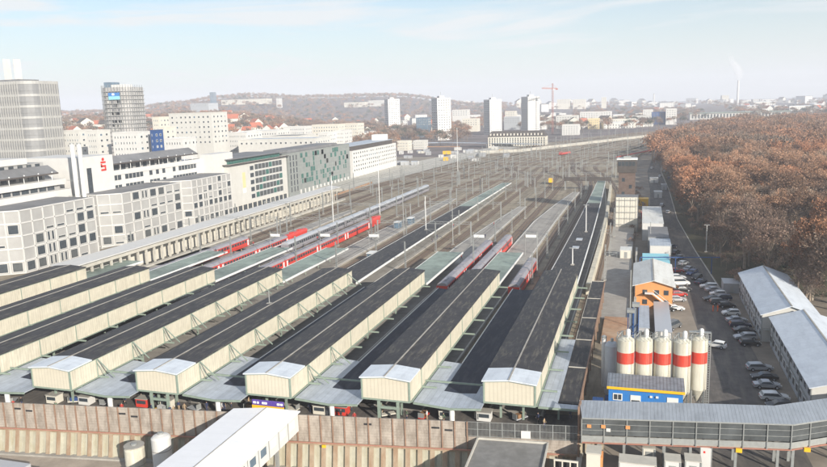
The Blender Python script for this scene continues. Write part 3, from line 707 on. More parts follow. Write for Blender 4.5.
x, y = at(565, 154, 1); freight('small red shunting vehicle far out on the tracks', x, y, -.3, 22, 'trainred')

# ------------------------------------------------------------------ catenary masts, signals, lamps
def mast_proto():
    t = thing('catenary_mast', 'slim grey lattice catenary mast with side arm over the tracks', 'mast', (0, 0, 0), 0, 'catenary masts between the tracks')
    m = MB()
    for a in (-.22, .22):
        for b in (-.22, .22): m.bar((a, b, 0), (a*.5, b*.5, 9.5), .1, .1)
    for k in range(9): m.bar((-.22*(1-k*.05), -.22, .5+k), (.22*(1-k*.05), -.22*(1-k*.05), 1.4+k), .05, .05); m.bar((.22*(1-k*.05), .2*(1-k*.05), .5+k), (-.22*(1-k*.05), .2, 1.4+k), .05, .05)
    m.build('post', 'steel', t)
    m = MB(); m.bar((0, 0, 7.4), (3.2, 0, 7.4), .08, .08); m.bar((0, 0, 6.2), (3.2, 0, 7.3), .07, .07); m.bar((3.1, 0, 7.4), (3.1, 0, 6.0), .05, .05); m.build('arm', 'steel', t)
    m = MB(); m.box(-.4, .4, -.4, .4, 0, .35); m.build('footing', 'concrete', t)
    return t
mast = mast_proto(); first = True
spots = []
random.seed(2)
for y in list(range(196, 420, 34)):
    for i in range(-4, 5):
        x = XR(i)+5.6+ (0 if i > -4 else -3)
        spots.append((x, y+(i*7) % 19))
for y in range(425, 1060, 24):
    # throat: between the bed edges
    xl = np.interp(y, [b for a, b in bedL], [a for a, b in bedL]); xr_ = np.interp(y, [b for a, b in bedR], [a for a, b in bedR])
    n_ = 7 if y < 700 else 5
    for k in range(n_): spots.append((xl+(xr_-xl)*(k+.3+.4*random.random())/n_, y+random.uniform(-10, 10)))
for x, y in spots:
    o = mast if first else copy_tree(mast); first = False; o.location = (x, y, 0); o.rotation_euler = (0, 0, random.choice([0, math.pi])+random.uniform(-.1, .1)); s = random.uniform(.9, 1.15); o.scale = (1, 1, s)
# portals in the throat
def portal(x0, x1, y, z, label):
    t = thing('catenary_portal', label, 'gantry', ((x0+x1)/2, y, 0), 0, 'catenary gantries across the throat')
    for x in (x0, x1):
        m = MB(); m.box(x-.2, x+.2, y-.2, y+.2, 0, z+1); m.build('post', 'steel', t, world=True)
    m = MB(); m.bar((x0, y, z), (x1, y, z), .12, .12); m.bar((x0, y, z+.8), (x1, y, z+.8), .12, .12); n = int((x1-x0)/1.5)
    for k in range(n): a = x0+(x1-x0)*k/n; b = x0+(x1-x0)*(k+1)/n; m.bar((a, y, z if k % 2 else z+.8), (b, y, z+.8 if k % 2 else z), .07, .07)
    m.build('truss', 'steel', t, world=True)
for k, (a, b, y) in enumerate([(-143, -108, 440), (-106, -66, 436), (-64, -22, 430), (-140, -100, 520), (-98, -56, 515), (-54, -18, 505), (-130, -80, 610), (-78, -25, 600), (-110, -40, 720), (-80, 0, 840)]):
    portal(a, b, y, 7.5, f"{['leftmost','middle','right-hand','leftmost','middle','right-hand','left','right','wide','wide'][k]} lattice catenary gantry in the {['nearest','nearest','nearest','second','second','second','third','third','fourth','fifth and farthest'][k]} row across the tracks")
# dark gantry / signal bridge near the end of the right platform
t = thing('signal_bridge', 'dark blue signal gantry spanning the tracks beyond the right platforms', 'gantry', (-28, 415, 0))
m = MB(); m.box(-41, -15.5, 414.5, 416, 5.2, 7.2); m.build('deck', 'roofdark', t, world=True)
for x in (-40.5, -28, -16):
    m = MB(); m.box(x-.25, x+.25, 415, 415.5, 0, 5.2); m.build('post', 'steel', t, world=True)
# tall single masts standing through the roofs
def pole(px, ybase, ptop, z0, label, lamp=False, r=.16):
    x, y = at(px, ybase, z0); _, zt = aty(px, ptop, y)
    t = thing('lamp_mast', label, 'mast', (x, y, z0)); hh = zt-z0
    m = MB(); m.tube((0, 0, 0), (0, 0, hh), r, r*.7, n=8); m.build('pole', 'whitepaint' if lamp else 'steel', t)
    m = MB(); m.box(-.5, .5, -.5, .5, 0, .3); m.build('foot', 'concrete', t)
    if lamp: m = MB(); m.box(-.9, .9, -.15, .15, hh-.1, hh+.1); m.build('lamp_head', 'steel', t)
pole(269.5, 304, 291, 7.9, 'thin white mast standing on the fourth raised hood roof', r=.12)
pole(537, 276, 232, 0, 'tall pale pole standing in front of the right platform roofs')
pole(586, 232, 205, 4.35, 'white lamp mast on the right-hand long dark roof, farther one', True)
pole(572.5, 265, 248, 4.35, 'short white lamp mast on the right-hand long dark roof, nearer one', True)
pole(453, 245, 205, 0, 'tall grey pole beside the long dark platform roof')
pole(404, 237, 190, 0, 'tall grey pole behind the long dark platform roof')
pole(426, 230, 196, 4.15, 'white lamp mast on the middle of the long dark platform roof', True)
pole(334, 232, 175, 0, 'tall slender steel pole among the left tracks', True)
pole(380, 215, 158, 0, 'tall slender steel pole by the end of the long red train', True)
pole(458, 180, 128, 0, 'very tall lighting tower before the tower blocks', True)
pole(650, 250, 222, G, 'wooden yard pole at the left side of the yard road')
pole(706, 252, 225, G, 'street lamp pole at the right kerb of the yard road', True, .12)
pole(629.5, 338, 270, G, 'tall yard pole left of the silos', False, .15)
for k, (px, py) in enumerate([(275, 235), (325, 235), (374, 235.5), (479, 236), (531, 236)]):
    x, y = at(px, py, 7.0)
    t = thing('platform_sign', ['leftmost', 'second', 'third', 'fourth', 'rightmost'][k]+' of the five white box signs hanging in a row over the tracks', 'sign', (x, y, 0), 0, 'white box signs over the tracks')
    m = MB(); m.box(-1.7, 1.7, -.25, .25, 6.4, 7.4); m.build('sign_box', 'whitepaint', t)
    m = MB(); m.tube((-1.9, 0, 0), (-1.9, 0, 8.4), .1, n=6); m.bar((-1.9, 0, 8), (2.2, 0, 8), .08, .1); m.build('mast', 'steel', t)
    m = MB(); m.box(-1.72, 1.72, -.27, -.251, 6.4, 6.55); m.build('lower_rim', 'steel', t)
# overhead wires following the tracks
for pts_ in WIRES:
    m = MB(); pts_ = [p for p in pts_ if 184 < p[1] < 1000]
    for a, b in zip(pts_, pts_[1:]):
        m.bar((*a, 5.8), (*b, 5.8), .05, .05); c_m = ((a[0]+b[0])/2, (a[1]+b[1])/2)
        m.bar((*a, 7.2), (*c_m, 6.5), .04, .04); m.bar((*c_m, 6.5), (*b, 7.2), .04, .04)
    if len(pts_) > 1: tag(m.build('overhead_wire', 'dark'), 'thin overhead contact wire hanging along a station track', 'wire', 'overhead wires')
random.seed(6)
gl = 0
for y in (250, 300, 350, 395, 475, 560, 655, 780):
    xl = float(np.interp(y, [b for a, b in bedL], [a for a, b in bedL]))+18; xr_ = float(np.interp(y, [b for a, b in bedR], [a for a, b in bedR]))-(14 if y < 420 else 4)
    n_ = max(2, int((xr_-xl)/32))
    for k in range(n_):
        if y < 420 and k == n_-1: continue
        a = xl+(xr_-xl)*k/n_+2; b = xl+(xr_-xl)*(k+1)/n_-2; yy = y+random.uniform(-6, 6)
        portal(a, b, yy, 7.6, 'slim lattice catenary gantry spanning several station tracks')
# ------------------------------------------------------------------ YARD: road and paving
def sheet(name, poly, z, mt):
    m = MB(); a = sum(poly[i][0]*poly[(i+1) % len(poly)][1]-poly[(i+1) % len(poly)][0]*poly[i][1] for i in range(len(poly)))
    if a < 0: poly = poly[::-1]
    m.add([(x, y, z) for x, y in poly], [tuple(range(len(poly)))]); return struct(m.build(name, mt))
roadL = [(2, 60), (6.5, 108), (13.5, 150), (12, 200), (6.5, 260), (4, 330), (5, 430), (4, 540), (10, 700)]
roadR = [(34, 60), (24, 108), (23, 150), (21.5, 200), (18, 260), (15, 330), (15, 430), (13, 540), (18, 700)]
m = MB()
for i in range(len(roadL)-1):
    m.add([(roadL[i][0], roadL[i][1], G+.008), (roadR[i][0], roadR[i][1], G+.008), (roadR[i+1][0], roadR[i+1][1], G+.008), (roadL[i+1][0], roadL[i+1][1], G+.008)], [(0, 1, 2, 3)])
struct(m.build('yard_road', 'asphalt'))
m = MB()
for i in range(3, len(roadR)-1):
    a, b = roadR[i], roadR[i+1]; m.prism([(a[0], a[1]), (a[0]+.3, a[1]), (b[0]+.3, b[1]), (b[0], b[1])], G+.002, G+.14)
struct(m.build('kerb', 'concrete_light'))
sheet('park_lawn', [(21.9, 205), (18.4, 260), (15.4, 330), (15.5, 430), (14, 540), (20, 690), (600, 690), (420, 205)], G+.004, 'grass')
sheet('side_strip', [(-8, 168), (-2.2, 168), (-2.2, 300), (-4, 380), (-8, 380), (-11, 300), (-11.2, 182)], .006, 'platform')
m = MB(); m.prism([(-1, 168), (-.4, 168), (-.6, 250), (-1.2, 250)], G, .9); tag(m.build('retaining_wall', 'concrete_light'), 'pale concrete retaining wall left of the orange building', 'wall')
# buildings & containers in the yard --------------------------------------------------------
def shed(name, label, cat, x0, x1, y0, y1, z0, ze, zr, wall, roof, wallx=None, ov=.35, ridge='y', trim=None):
    t = thing(name, label, cat, ((x0+x1)/2, y0, z0)); xm = (x0+x1)/2
    m = MB(); m.add([(x0, y0, z0), (x1, y0, z0), (x1, y0, ze), (xm, y0, zr), (x0, y0, ze), (x0, y1, z0), (x1, y1, z0), (x1, y1, ze), (xm, y1, zr), (x0, y1, ze)],
                    [(0, 1, 2, 3, 4), (9, 8, 7, 6, 5)], 1); m.add([(x0, y0, z0), (x1, y0, z0), (x1, y1, z0), (x0, y1, z0), (x0, y0, ze), (x1, y0, ze), (x1, y1, ze), (x0, y1, ze)], [(1, 2, 6, 5), (3, 0, 4, 7)], 0)
    m.build('wall', [wall, wallx or wall], t, world=True)
    sl = (zr-ze)/(xm-x0)
    for side in (-1, 1):
        m = MB(); xe = xm+side*(xm-x0+ov); zz = zr-sl*(xm-x0+ov)+.02
        m.add([(xm, y0-ov, zr+.02), (xe, y0-ov, zz), (xe, y1+ov, zz), (xm, y1+ov, zr+.02), (xm, y0-ov, zr+.16), (xe, y0-ov, zz+.14), (xe, y1+ov, zz+.14), (xm, y1+ov, zr+.16)],
              [(0, 1, 2, 3), (7, 6, 5, 4), (0, 4, 5, 1), (1, 5, 6, 2), (2, 6, 7, 3), (3, 7, 4, 0)] if side > 0 else [(3, 2, 1, 0), (4, 5, 6, 7), (1, 5, 4, 0), (2, 6, 5, 1), (3, 7, 6, 2), (0, 4, 7, 3)])
        m.build('roof', roof, t, world=True)
    m = MB(); m.box(xm-.15, xm+.15, y0-ov, y1+ov, zr+.12, zr+.22); m.build('ridge_cap', trim or 'concrete', t, world=True)
    return t
# container office buildings at the right: three storeys of containers along x
def container_office(label, x0, x1, y0, y1, ze, zr):
    t = shed('container_office', label, 'office', x0, x1, y0, y1, G, ze, zr, 'container_wall', 'whitemetal', 'whitewall', .5)
    n = int((y1-y0)/3.0); st = (ze-G)/2
    for j in range(2):
        for k in range(n):
            yy = y0+(y1-y0)*(k+.5)/n; z = G+st*j+1.1
            m = MB(); m.box(x0-.10, x0-.02, yy-.85, yy+.85, z-.05, z+1.35, 0); m.box(x0-.12, x0-.10, yy-.75, yy-.05, z+.05, z+1.25, 1); m.box(x0-.12, x0-.10, yy+.05, yy+.75, z+.05, z+1.25, 1)
            m.build('window', ['whitepaint', 'glass'], t, world=True)
    for k in range(n//3+1):
        yy = min(y1-.1, y0+.1+k*9.0); m = MB(); m.box(x0-.16, x0-.02, yy-.1, yy+.1, G, ze-.1); m.build('corner_post', 'steel', t, world=True)
    m = MB(); m.box(x0-.12, x0-.01, y0, y1, G+st-.12, G+st+.12); m.build('floor_band', 'steel', t, world=True)
    for j in range(2): m = MB(); m.box(x0+2.2, x0+3.2, y0-.1, y0-.02, G+st*j+.1, G+st*j+2.2); m.build('door', 'container_wall', t, world=True)
    m = MB(); m.box(x0+.2, x0+1.4, y0-1.5, y0-.1, G+st-.1, G+st); 
    for q in range(10): m.box(x0+1.5+q*.3, x0+1.8+q*.3, y0-1.5, y0-.2, G+st-.2-q*.28, G+st-.1-q*.28)
    m.build('stairs', 'steel', t, world=True)
container_office('nearer two-storey white container office with ribbed grey roof at the right edge', 26.6, 38.5, 123.5, 162.5, 3.9, 5.7)
container_office('farther two-storey white container office with blue-white pitched roof at the wood edge', 25.2, 36.0, 164.5, 203, 4.0, 6.0)
# orange building
t = shed('orange_building', 'orange building with broad white pitched roof on the left of the yard road', 'building', -.8, 8.0, 186, 211, G, 3.9, 5.2, 'orange', 'whiteroof', 'orange', .7)
for zz in (1.6, -.9):
    for xx in (1.0, 3.8, 6.0): m = MB(); m.box(xx, xx+1.1, 185.9, 185.98, zz, zz+1.2); m.build('window', 'glass', t, world=True)
m = MB(); m.bar((3.4, 184.8, 2.2), (8.2, 184.8, -1.6), 1.1, .15); m.bar((3.4, 184.3, 3.2), (8.2, 184.3, -.6), .06, .08); m.box(1.5, 3.5, 184.2, 185.8, 2.1, 2.25); m.build('outside_stairs', 'whitepaint', t, world=True)
def cont(label, x0, x1, y0, y1, z0, z1, wall, roof, cat='container', name='site_container', win=None, grp=None):
    t = thing(name, label, cat, ((x0+x1)/2, y0, z0), 0, grp)
    m = MB(); m.box(x0, x1, y0, y1, z0, z1-.08); m.build('body', wall, t, world=True)
    m = MB(); m.box(x0-.08, x1+.08, y0-.08, y1+.08, z1-.079, z1+.04); m.build('roof', roof, t, world=True)
    m = MB()
    for x in (x0, x1):
        for y in (y0, y1): m.box(x-.09, x+.09, y-.09, y+.09, z0, z1-.08)
    m.build('corner_frame', 'steel', t, world=True)
    m = MB(); m.box((x0+x1)/2-.45, (x0+x1)/2+.45, y0-.06, y0-.01, z0+.1, z0+2.0); m.build('door', win or 'steel', t, world=True)
    return t
def pxbox(pl, pr, pb, z0): a = at(pl, pb, z0); b = at(pr, pb, z0); return a[0], b[0], a[1]
cont('long pale container with light front right behind the silos', 3.6, 6.9, 157, 181, G, 1.2, 'white', 'paint_silver')
cont('blue-grey container left of the long pale one', .2, 2.4, 160, 178, G, .9, 'paint_silver', 'lightmetal')
cont('pale blue tarpaulin-roofed shelter beyond the orange building', 1.0, 8.6, 222, 236, G, 1.8, 'white', 'cyan')
cont('double-stacked white container block beyond the blue shelter', 3.2, 9.5, 240, 252, G, 3.6, 'white', 'lightmetal')
cont('dark-windowed grey container block in the middle of the long row', 2.8, 9.3, 254, 275, G, 3.7, 'container_wall', 'roofgrey')
cont('long white-roofed warehouse tent at the far end of the container row', .8, 8.2, 278, 322, G, 4.4, 'white', 'whiteroof', 'warehouse', 'warehouse')
cont('rusty brown open steel pit left of the silos', -7.2, -1.6, 150, 168, G, .6, 'rust', 'rust', 'platform', 'rusty_platform')
cont('small beige hut left of the tall yard pole', -5.8, -2.4, 236, 242, 0, 2.6, 'creamwall', 'whiteroof', 'hut', 'hut')
cont('small grey-white shed beside the trees and parked cars', 21.6, 25.5, 205, 211, G, .6, 'container_wall', 'paint_silver', 'shed', 'shed')
# blue pipe across the road
t = thing('blue_pipe', 'thin blue overhead pipe crossing the yard road to the wood', 'pipe', (10, 222, 0))
a = at(640, 257.5, 3.0); b = at(720, 257.5, 3.0)
m = MB(); m.tube((a[0], a[1], 3), (b[0], b[1], 3), .11, n=8); m.tube((a[0], a[1]+.4, 3), (b[0], b[1]+.4, 3), .11, n=8); m.build('pipe_run', 'bluedark', t, world=True)
for u in (0, .45, .9): x = a[0]+(b[0]-a[0])*u; y = a[1]+(b[1]-a[1])*u; m = MB(); m.box(x-.12, x+.12, y-.12, y+.6, G, 2.85); m.build('support', 'bluedark', t, world=True)
# signal tower
t = thing('signal_tower', 'tall brown brick signal tower with dark cabin and white roof rim beside the tracks', 'tower', (-7, 330, 0))
x0, zt = aty(617.5, 160, 330); x1, _ = aty(637, 160, 330)
m = MB(); m.box(x0+.6, x1-.6, 330.4, 337.6, G, zt-5.5); m.build('shaft', 'brick', t, world=True)
m = MB(); m.box(x0, x1, 330, 338, zt-5.5, zt); m.build('cabin', 'roofdark', t, world=True)
m = MB()
for k in range(5): m.box(x0+.4+k*(x1-x0-.8)/5, x0+.4+(k+.8)*(x1-x0-.8)/5, 329.9, 329.99, zt-2.6, zt-.8)
m.build('window_row', 'glass', t, world=True)
m = MB()
for k in range(4): m.box(x1+.01, x1+.1, 330.5+k*1.9, 332+k*1.9, zt-2.6, zt-.8)
m.build('side_window_row', 'glass', t, world=True)
m = MB(); m.box(x0-.3, x1+.3, 329.7, 338.3, zt, zt+.4); m.build('roof', 'whitepaint', t, world=True)
m = MB(); m.box(x0+2.5, x1-2.5, 332.5, 335.5, zt+.4, zt+1.3); m.tube(((x0+x1)/2, 334, zt+1.3), ((x0+x1)/2, 334, zt+11), .12, n=6); m.build('antenna', 'steel', t, world=True)
for k in range(5): m = MB(); m.box(x0+2+k % 2*3, x0+3.2+k % 2*3, 330.3, 330.39, 2+k*3, 3.6+k*3); m.build('window', 'glass', t, world=True)
x0, zt = aty(616, 197, 296); x1, _ = aty(638, 197, 296)
t = cont('cream scaffolded lift building in front of the signal tower', x0, x1, 296, 304, G, zt, 'creamwall', 'roofgrey', 'building', 'lift_building')
for k in range(5): m = MB(); m.box(x0-.1, x1+.1, 295.2, 295.3, 1+k*2.4, 1.15+k*2.4); m.box(x0+k*(x1-x0)/4-.05, x0+k*(x1-x0)/4+.05, 295.2, 295.3, G, zt); m.build('scaffold', 'steel', t, world=True)
# pale wall + vegetation strip props left of road
for k, (px, py, w_, h_, lab, c) in enumerate([(643, 206, 5, 3.4, 'yellow skip lorry body on the road before the container row', 'yellow'), (644.5, 219, 3, 2.8, 'red compactor container parked behind the yellow one', 'paint_red'), (658, 198, 4, 3.2, 'white box container under the first trees', 'white'), (654, 183, 5, 3, 'long white truck body far up the yard road', 'white'), (664, 190, 3, 3, 'second white truck body near the first trees', 'paint_silver')]):
    x, y = at(px, py, G); cont(lab, x-w_/2, x+w_/2, y, y+6, G, G+h_, c, c, 'container', 'skip_container')

# ------------------------------------------------------------------ silos
def silo(px, yy, label):
    x, _ = aty(px, 370, yy); base = G
    t = thing('cement_silo', label, 'silo', (x, yy, base), 0, 'cement silos with red bands')
    r = 1.40; zt = 10.75-base
    m = MB(); m.lathe([(.25, 2.0), (r, 4.3), (r, zt-3.9)], n=32); m.lathe([(r, zt-2.0), (r, zt), (r*.55, zt+.45), (.05, zt+.55)], n=32); m.build('barrel', 'silo', t)
    m = MB(); m.lathe([(r+.012, zt-3.905), (r+.012, zt-1.995)], n=32); m.build('red_band', 'silored', t)
    for a in (45, 135, 225, 315):
        cx, cy = 1.3*math.cos(R(a)), 1.3*math.sin(R(a)); m = MB(); m.box(cx-.1, cx+.1, cy-.1, cy+.1, 0, 4.6); m.build('leg', 'steel', t)
    m = MB()
    for z in (1.2, 3.0):
        for a in (45, 135, 225, 315): m.bar((1.3*math.cos(R(a)), 1.3*math.sin(R(a)), z), (1.3*math.cos(R(a+90)), 1.3*math.sin(R(a+90)), z+.9), .07, .07)
    m.build('bracing', 'steel', t)
    m = MB()
    for k in range(16): a = 2*math.pi*k/16; b = a+2*math.pi/16; m.bar((r*math.cos(a), r*math.sin(a), zt), (r*math.cos(a), r*math.sin(a), zt+1.0), .05, .05); m.bar((r*math.cos(a), r*math.sin(a), zt+1.0), (r*math.cos(b), r*math.sin(b), zt+1.0), .05, .05)
    m.build('railing', 'steel', t)
    m = MB(); m.tube((.35, -.3, zt+.3), (.35, -.3, zt+1.5), .36, n=14); m.lathe([(.37, zt+1.5), (.28, zt+1.8), (.05, zt+1.9)], .35, -.3, 14); m.build('filter_unit', 'whitepaint', t)
    m = MB(); m.tube((-.6, .2, zt+.3), (-.6, .2, zt+1.3), .2, n=10); m.bar((-.6, .2, zt+1.3), (-r-.15, -.4, zt+.2), .12, .12); m.bar((-r-.12, -.4, zt+.2), (-r-.12, -.4, 1), .12, .12); m.build('fill_pipe', 'steel', t)
    m = MB()
    for q in (-.2, .2): m.bar((r*.8+.2, -r*.8+q-.1, .5), (r*.8+.2, -r*.8+q-.1, zt+1), .05, .05)
    for k in range(28): m.bar((r*.8+.2, -r*.8-.3, .8+k*.42), (r*.8+.2, -r*.8+.1, .8+k*.42), .035, .035)
    m.build('ladder', 'steel', t)
for k, (px, yy) in enumerate([(625.3, 121.0), (643.5, 121.6), (662, 121.9), (681.5, 121.7), (697.8, 123.6)]):
    silo(px, yy, ['leftmost cream silo with red band behind the blue cabin', 'second cream silo with red band from the left', 'middle cream silo of the five with red bands', 'fourth cream silo, just left of the caged one', 'rightmost cream silo with red band and ladder cage facing the road'][k])
t = thing('ladder_tower', 'lattice ladder cage on the right side of the last silo', 'ladder', (0, 0, 0))
x, _ = aty(707, 380, 123.4)
m = MB()
for a in (-.35, .35):
    for b in (-.35, .35): m.bar((x+a, 123.4+b, G), (x+a, 123.4+b, 12), .06, .06)
for k in range(34):
    z = G+.4*k+.3; m.bar((x-.35, 123.05, z), (x+.35, 123.05, z), .05, .05); m.bar((x+.35, 123.05, z), (x+.35, 123.75, z), .05, .05); m.bar((x-.35, 123.05, z), (x-.35, 123.75, z), .05, .05)
m.build('cage', 'steel', t, world=True)
m = MB(); m.box(x-3, x+.35, 123.0, 123.8, 11.9, 12.0); m.build('walkway', 'steel', t, world=True)
# grey tank left of the silos
x, _ = aty(611.5, 370, 124); _, zt = aty(611, 345, 124)
t = thing('grey_tank', 'plain blue-grey storage tank left of the silos', 'tank', (x, 124, G))
m = MB(); m.lathe([(1.15, 0), (1.15, zt-G), (.8, zt-G+.5), (.1, zt-G+.7)], n=28); m.build('shell', 'container_wall', t)
m = MB(); m.tube((0, 0, zt-G+.6), (0, 0, zt-G+1.2), .25, n=10); m.build('cap', 'steel', t)
m = MB(); m.lathe([(1.17, 3), (1.17, 3.12)], n=28); m.build('hoop', 'steel', t)
x, _ = aty(604, 345, 127); t = thing('white_pipe_stack', 'short white upright pipe beside the grey tank', 'pipe', (x, 127, G))
m = MB(); m.tube((0, 0, 0), (0, 0, 11.0), .42, n=14); m.build('pipe', 'white', t)
m = MB(); m.lathe([(.46, 10.9), (.46, 11.1), (.1, 11.3)], n=14); m.build('cap', 'steel', t)
# dark silo-side conveyor towers behind
for k, (px, yt, yb, yy) in enumerate([(631, 312, 352, 138), (636, 306, 352, 139)]):
    x, z1 = aty(px, yt, yy); t = thing('conveyor_frame', ['left dark steel conveyor frame behind the silos', 'right dark steel conveyor frame behind the silos'][k], 'conveyor', (x, yy, G))
    m = MB()
    for a in (-.5, .5):
        for b in (-.5, .5): m.bar((a, b, 0), (a, b, z1-G), .14, .14)
    for q in range(8): m.bar((-.5, -.5, q*1.3), (.5, -.5, q*1.3+1.2), .09, .09); m.bar((.5, -.5, q*1.3), (.5, .5, q*1.3+1.2), .09, .09)
    m.build('lattice', 'bluedark', t)
    m = MB(); m.box(-.7, .7, -.7, .7, z1-G, z1-G+.6); m.build('head', 'steel', t)
    m = MB(); m.box(-.3, .3, -.3, .3, .2, z1-G-.2); m.build('belt_casing', 'cabroof', t)
t = thing('mixer_unit', 'grey machinery with railings behind the fourth silo', 'machine', (8.0, 134, G))
m = MB(); m.box(-1.6, 1.6, -1.5, 1.5, 1.5, 4.0); m.lathe([(1.1, 4.0), (1.1, 5.6), (.4, 6.4)], 0, 0, 16); m.build('hopper', 'steel', t)
m = MB(); m.bar((-2.5, 0, 1), (3.5, 1, 7.5), .8, .6); m.build('inclined_conveyor', 'concrete', t)
for a in (-1.4, 1.4):
    for b in (-1.3, 1.3): m = MB(); m.box(a-.1, a+.1, b-.1, b+.1, 0, 1.5); m.build('leg', 'steel', t)
# blue cabin on a dark blue container
x0, _ = aty(608.5, 400, 115.5); x1, _ = aty(683, 400, 115.5); _, zb = aty(645, 408, 115.5); _, ze = aty(645, 389.5, 115.5)
t = thing('blue_cabin', 'bright blue site cabin with yellow eaves and ribbed grey roof before the silos', 'cabin', ((x0+x1)/2, 115.5, zb))
m = MB(); m.box(x0, x1, 115.5, 119, zb, ze); m.build('body', 'blue', t, world=True)
m = MB(); m.add([(x0-.25, 115.2, ze+.02), (x1+.25, 115.2, ze+.02), (x1+.25, 119.4, ze+.75), (x0-.25, 119.4, ze+.75), (x0-.25, 115.2, ze+.18), (x1+.25, 115.2, ze+.18), (x1+.25, 119.4, ze+.9), (x0-.25, 119.4, ze+.9)],
               [(3, 2, 1, 0), (4, 5, 6, 7), (0, 1, 5, 4), (1, 2, 6, 5), (2, 3, 7, 6), (3, 0, 4, 7)]); m.build('roof', 'cabroof', t, world=True)
m = MB(); m.box(x0-.27, x1+.27, 115.1, 115.19, ze-.22, ze+.2); m.build('yellow_eaves', 'yellow', t, world=True)
wd = x1-x0
for u, ww, zz0, zz1, gl in ((.06, .13, .95, 2.1, 1), (.30, .14, .8, 2.0, 2), (.79, .15, .9, 2.1, 0)):
    m = MB(); a = x0+wd*u; m.box(a, a+wd*ww, 115.42, 115.49, zb+zz0, zb+zz1, 0)
    if gl == 1:
        m.box(a+.15, a+wd*ww*.48, 115.40, 115.419, zb+zz0+.15, zb+zz1-.15, 1); m.box(a+wd*ww*.55, a+wd*ww-.15, 115.40, 115.419, zb+zz0+.15, zb+zz1-.15, 1)
    if gl == 2: m.box(a+.15, a+wd*ww-.15, 115.40, 115.419, zb+zz0+.1, zb+zz0+.4, 1)
    m.build('window', ['whitepaint', 'glass'], t, world=True)
for u in (.56, .64):
    m = MB(); a = x0+wd*u; m.box(a, a+.4, 115.3, 115.49, zb+1.85, zb+2.15); m.build('wall_lamp', 'whitepaint', t, world=True)
cont('dark blue container under the bright blue cabin', x0-.6, x1-.4, 115.8, 119.5, G, zb-.06, 'bluedark', 'bluedark')
cont('dark blue container in shadow left of the cabin', x0-2.4, x0-.9, 112, 116, G, zb+.9, 'bluedark', 'bluedark')

# ------------------------------------------------------------------ covered footbridge
Bp = [(-7.4, 101.6), (20.6, 105.9), (31.0, 112.0), (48, 122)]
t = thing('covered_footbridge', 'long covered footbridge with ribbed metal roof and wire-glass sides crossing the yard', 'footbridge', (6, 103, 1.4))
WB_ = 4.2; z0, z1 = 1.35, 5.0
def offp(k, off):
    # offset to the back (away from the camera)
    def nrm(a, b): dx, dy = b[0]-a[0], b[1]-a[1]; l = math.hypot(dx, dy); return -dy/l, dx/l
    if k == 0: n_ = nrm(Bp[0], Bp[1]); s = 1
    elif k == len(Bp)-1: n_ = nrm(Bp[-2], Bp[-1]); s = 1
    else:
        a = nrm(Bp[k-1], Bp[k]); b = nrm(Bp[k], Bp[k+1]); n_ = (a[0]+b[0], a[1]+b[1]); l = math.hypot(*n_); n_ = (n_[0]/l, n_[1]/l); s = 1/(n_[0]*a[0]+n_[1]*a[1])
    return (Bp[k][0]+n_[0]*off*s, Bp[k][1]+n_[1]*off*s)
for nm, oa, ob, za, zb_, th, mt in (('floor', 0, WB_, z0-.25, z0-.25, .25, 'concrete'), ('roof', -.45, WB_+.3, z1-.02, z1+.55, .14, 'bridgeroof')):
    m = MB()
    for k in range(len(Bp)-1):
        a, b, c, d = offp(k, oa), offp(k+1, oa), offp(k+1, ob), offp(k, ob)
        m.add([(*a, za), (*b, za), (*c, zb_), (*d, zb_), (*a, za+th), (*b, za+th), (*c, zb_+th), (*d, zb_+th)], [(3, 2, 1, 0), (4, 5, 6, 7), (0, 1, 5, 4), (1, 2, 6, 5), (2, 3, 7, 6), (3, 0, 4, 7)])
    m.build(nm, mt, t, world=True)
def run(off, z, wd_, ht_, nm, mt):
    m = MB()
    for k in range(len(Bp)-1): a, b = offp(k, off), offp(k+1, off); m.bar((*a, z), (*b, z), wd_, ht_)
    m.build(nm, mt, t, world=True)
run(-.5, z1+.02, .1, .16, 'front_gutter', 'steel'); run(-.12, z0-.2, .2, .14, 'red_base_pipe', 'redpipe')
run(-.06, z0+.45, .08, .8, 'lower_panel', 'steel'); run(WB_, z0+.45, .08, .8, 'rear_lower_panel', 'steel')
for off in (-.05, WB_):
    m = MB()
    for k in range(len(Bp)-1): a, b = offp(k, off), offp(k+1, off); m.bar((*a, z0+2.3), (*b, z0+2.3), .03, 2.6)
    m.build('mesh_glazing', 'smokedglass', t, world=True)
segs = [(math.dist(Bp[k], Bp[k+1]), k) for k in range(len(Bp)-1)]
for ln, k in segs:
    n_ = round(ln/3.0)
    for q in range(n_):
        u = q/n_; a0_ = offp(k, -.16); b0_ = offp(k+1, -.16); x = a0_[0]+(b0_[0]-a0_[0])*u; y = a0_[1]+(b0_[1]-a0_[1])*u
        m = MB(); m.box(x-.07, x+.07, y-.07, y+.07, z0-.2, z1); m.build('post', 'steel', t, world=True)
    a0_ = offp(k, -.11); b0_ = offp(k+1, -.11)
    for zz in (2.2, 3.1, 4.0):
        m = MB(); m.bar((*a0_, zz), (*b0_, zz), .04, .05); m.build('rail', 'steel', t, world=True)
for x, y in ((-5, 103.5), (-1.5, 104.2), (4, 104.8), (7.5, 105), (13.5, 106), (19, 107), (21, 107.5), (28, 111.6), (36, 117)):
    m = MB(); m.box(x-.18, x+.18, y-1.6, y-1.3, G, z0-.25); m.box(x-.18, x+.18, y+1.3, y+1.6, G, z0-.25); m.bar((x, y-1.4, G+.3), (x, y+1.4, z0-.4), .1, .1); m.build('trestle', 'steel', t, world=True)
for u, c in ((.02, 'orange'), (.09, 'orange'), (.115, 'white'), (.21, 'orange')):
    x = Bp[0][0]+(Bp[1][0]-Bp[0][0])*u+.5; y = Bp[0][1]+(Bp[1][1]-Bp[0][1])*u-.1; m = MB(); m.box(x-.3, x+.3, y-.12, y-.06, 3.5-(c == 'white')*.5, 4.0-(c == 'white')*.5); m.build('poster', c, t, world=True)
